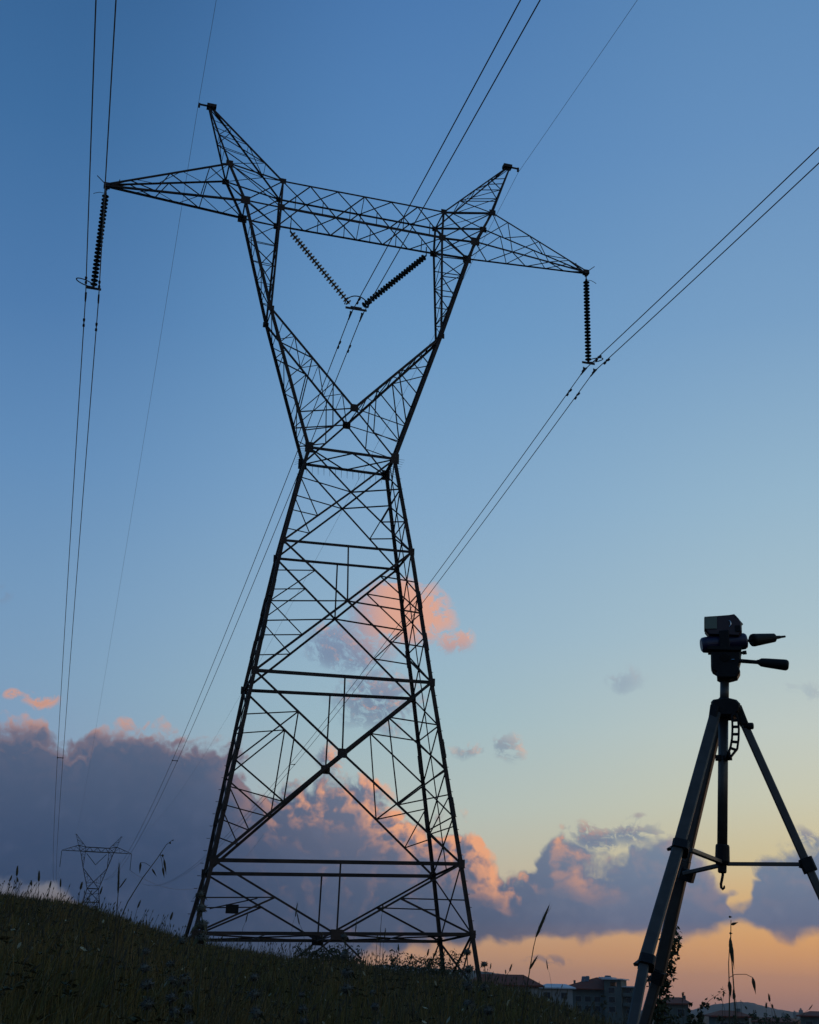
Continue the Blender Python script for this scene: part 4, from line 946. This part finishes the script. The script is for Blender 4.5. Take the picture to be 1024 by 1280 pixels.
# ------------------------------------------------------------------ the meadow
def ribbons(name, roots, h, w, lean, az, mats, pick, kind_label=None, ear=None):
    """many grass blades as one mesh: three-segment ribbons that bend with height"""
    n = len(h); z0 = ground(roots[:, 0], roots[:, 1]) - .01
    dirx, diry = np.cos(az), np.sin(az); sx_, sy_ = -np.sin(az + RNG.normal(0, .6, n)), np.cos(az + RNG.normal(0, .6, n))
    V = np.zeros((n, 7, 3), np.float32)
    for k, t in enumerate((0, .4, .75, 1.0)):
        ox = lean * h * t ** 2.0; zz = z0 + h * (t - .35 * np.abs(lean) * t ** 2.2); cxx = roots[:, 0] + dirx * ox; cyy = roots[:, 1] + diry * ox; ww = w * (1 - t) ** .6 * .5 if k else w * .5
        if k < 3:
            V[:, k * 2, 0] = cxx - sx_ * ww; V[:, k * 2, 1] = cyy - sy_ * ww; V[:, k * 2, 2] = zz; V[:, k * 2 + 1, 0] = cxx + sx_ * ww; V[:, k * 2 + 1, 1] = cyy + sy_ * ww; V[:, k * 2 + 1, 2] = zz
        else: V[:, 6, 0] = cxx; V[:, 6, 1] = cyy; V[:, 6, 2] = zz
    base = (np.arange(n) * 7)[:, None]
    L = (base + np.array([0, 1, 3, 2, 2, 3, 5, 4, 4, 5, 6])).ravel().astype(np.int32)
    st = (np.arange(n)[:, None] * 11 + np.array([0, 4, 8])).ravel().astype(np.int32)
    me = bpy.data.meshes.new(name); me.vertices.add(n * 7); me.vertices.foreach_set('co', V.ravel()); me.loops.add(len(L)); me.loops.foreach_set('vertex_index', L)
    me.polygons.add(n * 3); me.polygons.foreach_set('loop_start', st)
    for m in mats: me.materials.append(MAT[m])
    me.polygons.foreach_set('material_index', np.repeat(pick, 3).astype(np.int32)); me.update(calc_edges=True); me.validate()
    o = bpy.data.objects.new(name, me); COL.objects.link(o); o['kind'] = 'stuff'; return o
def scatter(n, r0, r1, a0=-8, a1=32):
    r = RNG.uniform(r0, r1, n); a = np.radians(RNG.uniform(a0, a1, n)); return np.stack([CAM[0] + r * np.sin(a), CAM[1] + r * np.cos(a)], 1), r
def patch(p): return .5 + .5 * np.sin(p[:, 0] * 1.1 + 2 * np.sin(p[:, 1] * .6)) * np.sin(p[:, 1] * .9 + 1.7 * np.sin(p[:, 0] * .5))
ro, r = scatter(120000, 3.2, 27); pa = patch(ro)
h = RNG.uniform(.09, .24, 120000) * (.65 + .6 * pa) * np.where(RNG.uniform(size=120000) < .08, 1.5, 1)
ribbons('grass', ro, h, .004 + .00055 * r, RNG.normal(.25, .35, 120000), RNG.normal(.4, .9, 120000), ['blade', 'dry'], (RNG.uniform(size=120000) < .035 + .05 * (1 - pa)).astype(int))
ro, r = scatter(14000, 27, 62); ribbons('grass', ro, RNG.uniform(.15, .40, 14000), .012 + .0004 * r, RNG.normal(.2, .3, 14000), RNG.normal(.4, .9, 14000), ['blade', 'dry'], (RNG.uniform(size=14000) < .06).astype(int))
ro, r = scatter(9000, 60, 150, 12, 36); ribbons('grass', ro, RNG.uniform(.3, .8, 9000), .05 + .0004 * r, RNG.normal(.2, .3, 9000), RNG.normal(.4, .9, 9000), ['blade', 'dry'], (RNG.uniform(size=9000) < .08).astype(int))
# flowering stems with a soft brown head
b = MB()
ro, r = scatter(2000, 4.5, 18)
for (x, y), rr in zip(ro, r):
    z = float(ground(x, y)); hh = RNG.uniform(.18, .36); l = RNG.normal(.05, .07, 2); p = np.array([x, y, z]); e = p + np.array([l[0], l[1], hh]); w = .0009 + .00012 * rr
    d = e - p; a = np.cross(d, (CAM[0] - x, CAM[1] - y, 0)); a /= np.linalg.norm(a); d /= np.linalg.norm(d); hl = RNG.uniform(.025, .06); hw = RNG.uniform(.0028, .006) + .0001 * rr; c = np.cross(a, d)
    b.add([p - a * w, p + a * w, e + a * w * .6, e - a * w * .6], [(0, 1, 2, 3)])
    q_ = [e + d * hl * .4 + (a * math.cos(t) + c * math.sin(t)) * hw for t in (0, 1.57, 3.14, 4.71)]; b.add([e - d * hl * .1] + q_ + [e + d * hl], [(0, 2, 1), (0, 3, 2), (0, 4, 3), (0, 1, 4), (5, 1, 2), (5, 2, 3), (5, 3, 4), (5, 4, 1)])
tag(b.build('dry_grass', 'ear'), kind='stuff')
# pale petals and turned leaves scattered in the sward
b = MB(); ro, r = scatter(320, 4.6, 17)
for (x, y), rr in zip(ro, r):
    c = np.array([x, y, float(ground(x, y)) + RNG.uniform(.12, .26)]); a = RNG.normal(size=3); a /= np.linalg.norm(a); u = np.cross(a, RNG.normal(size=3)); u /= np.linalg.norm(u); L = RNG.uniform(.007, .024); w = L * RNG.uniform(.25, .5); k = np.cross(a, u) * L * .15
    b.add([c - a * L, c - a * L * .3 + u * w, c + a * L * .4 + u * w * .8 + k, c + a * L + k, c + a * L * .4 - u * w * .8 + k, c - a * L * .3 - u * w], [(0, 1, 2, 5), (2, 3, 4, 5)])
tag(b.build('wild_flowers', 'pale'), kind='stuff')

# broad-leaved plants low in the sward
b = MB(); ro, r = scatter(2600, 4, 19)
for (x, y), rr in zip(ro, r):
    z = float(ground(x, y)); c = np.array([x, y, z + RNG.uniform(.04, .2)])
    for k in range(5):
        a = RNG.uniform(0, 6.28); d = np.array([math.cos(a), math.sin(a), RNG.uniform(.1, .9)]); d /= np.linalg.norm(d); o = np.cross(d, UP); o /= np.linalg.norm(o); L = RNG.uniform(.02, .06); w = L * .2
        b.add([c, c + d * L * .5 + o * w, c + d * L - UP * L * .3, c + d * L * .5 - o * w], [(0, 1, 2, 3)])
tag(b.build('ground_cover', 'weed'), kind='stuff')
# ------------------------------------------------------------------ evening haze over the plain
b = MB(); zlo = float(min(v.co.z for v in bpy.data.objects['ground'].data.vertices)) - 6; b.box((CAM[0], CAM[1], (zlo + 135) / 2), 12800, 12800, 135 - zlo)
hz = b.build('haze', None); tag(hz, kind='stuff')
hm = bpy.data.materials.new('haze_air'); hm.use_nodes = True; hm.node_tree.nodes.clear(); hq = G(hm.node_tree)
pv = hq.n('ShaderNodeVolumePrincipled'); pv.inputs['Color'].default_value = (.86, .88, .92, 1); pv.inputs['Density'].default_value = .00008; pv.inputs['Anisotropy'].default_value = .2
ho = hq.n('ShaderNodeOutputMaterial'); hm.node_tree.links.new(pv.outputs[0], ho.inputs['Volume']); hz.data.materials.append(hm)
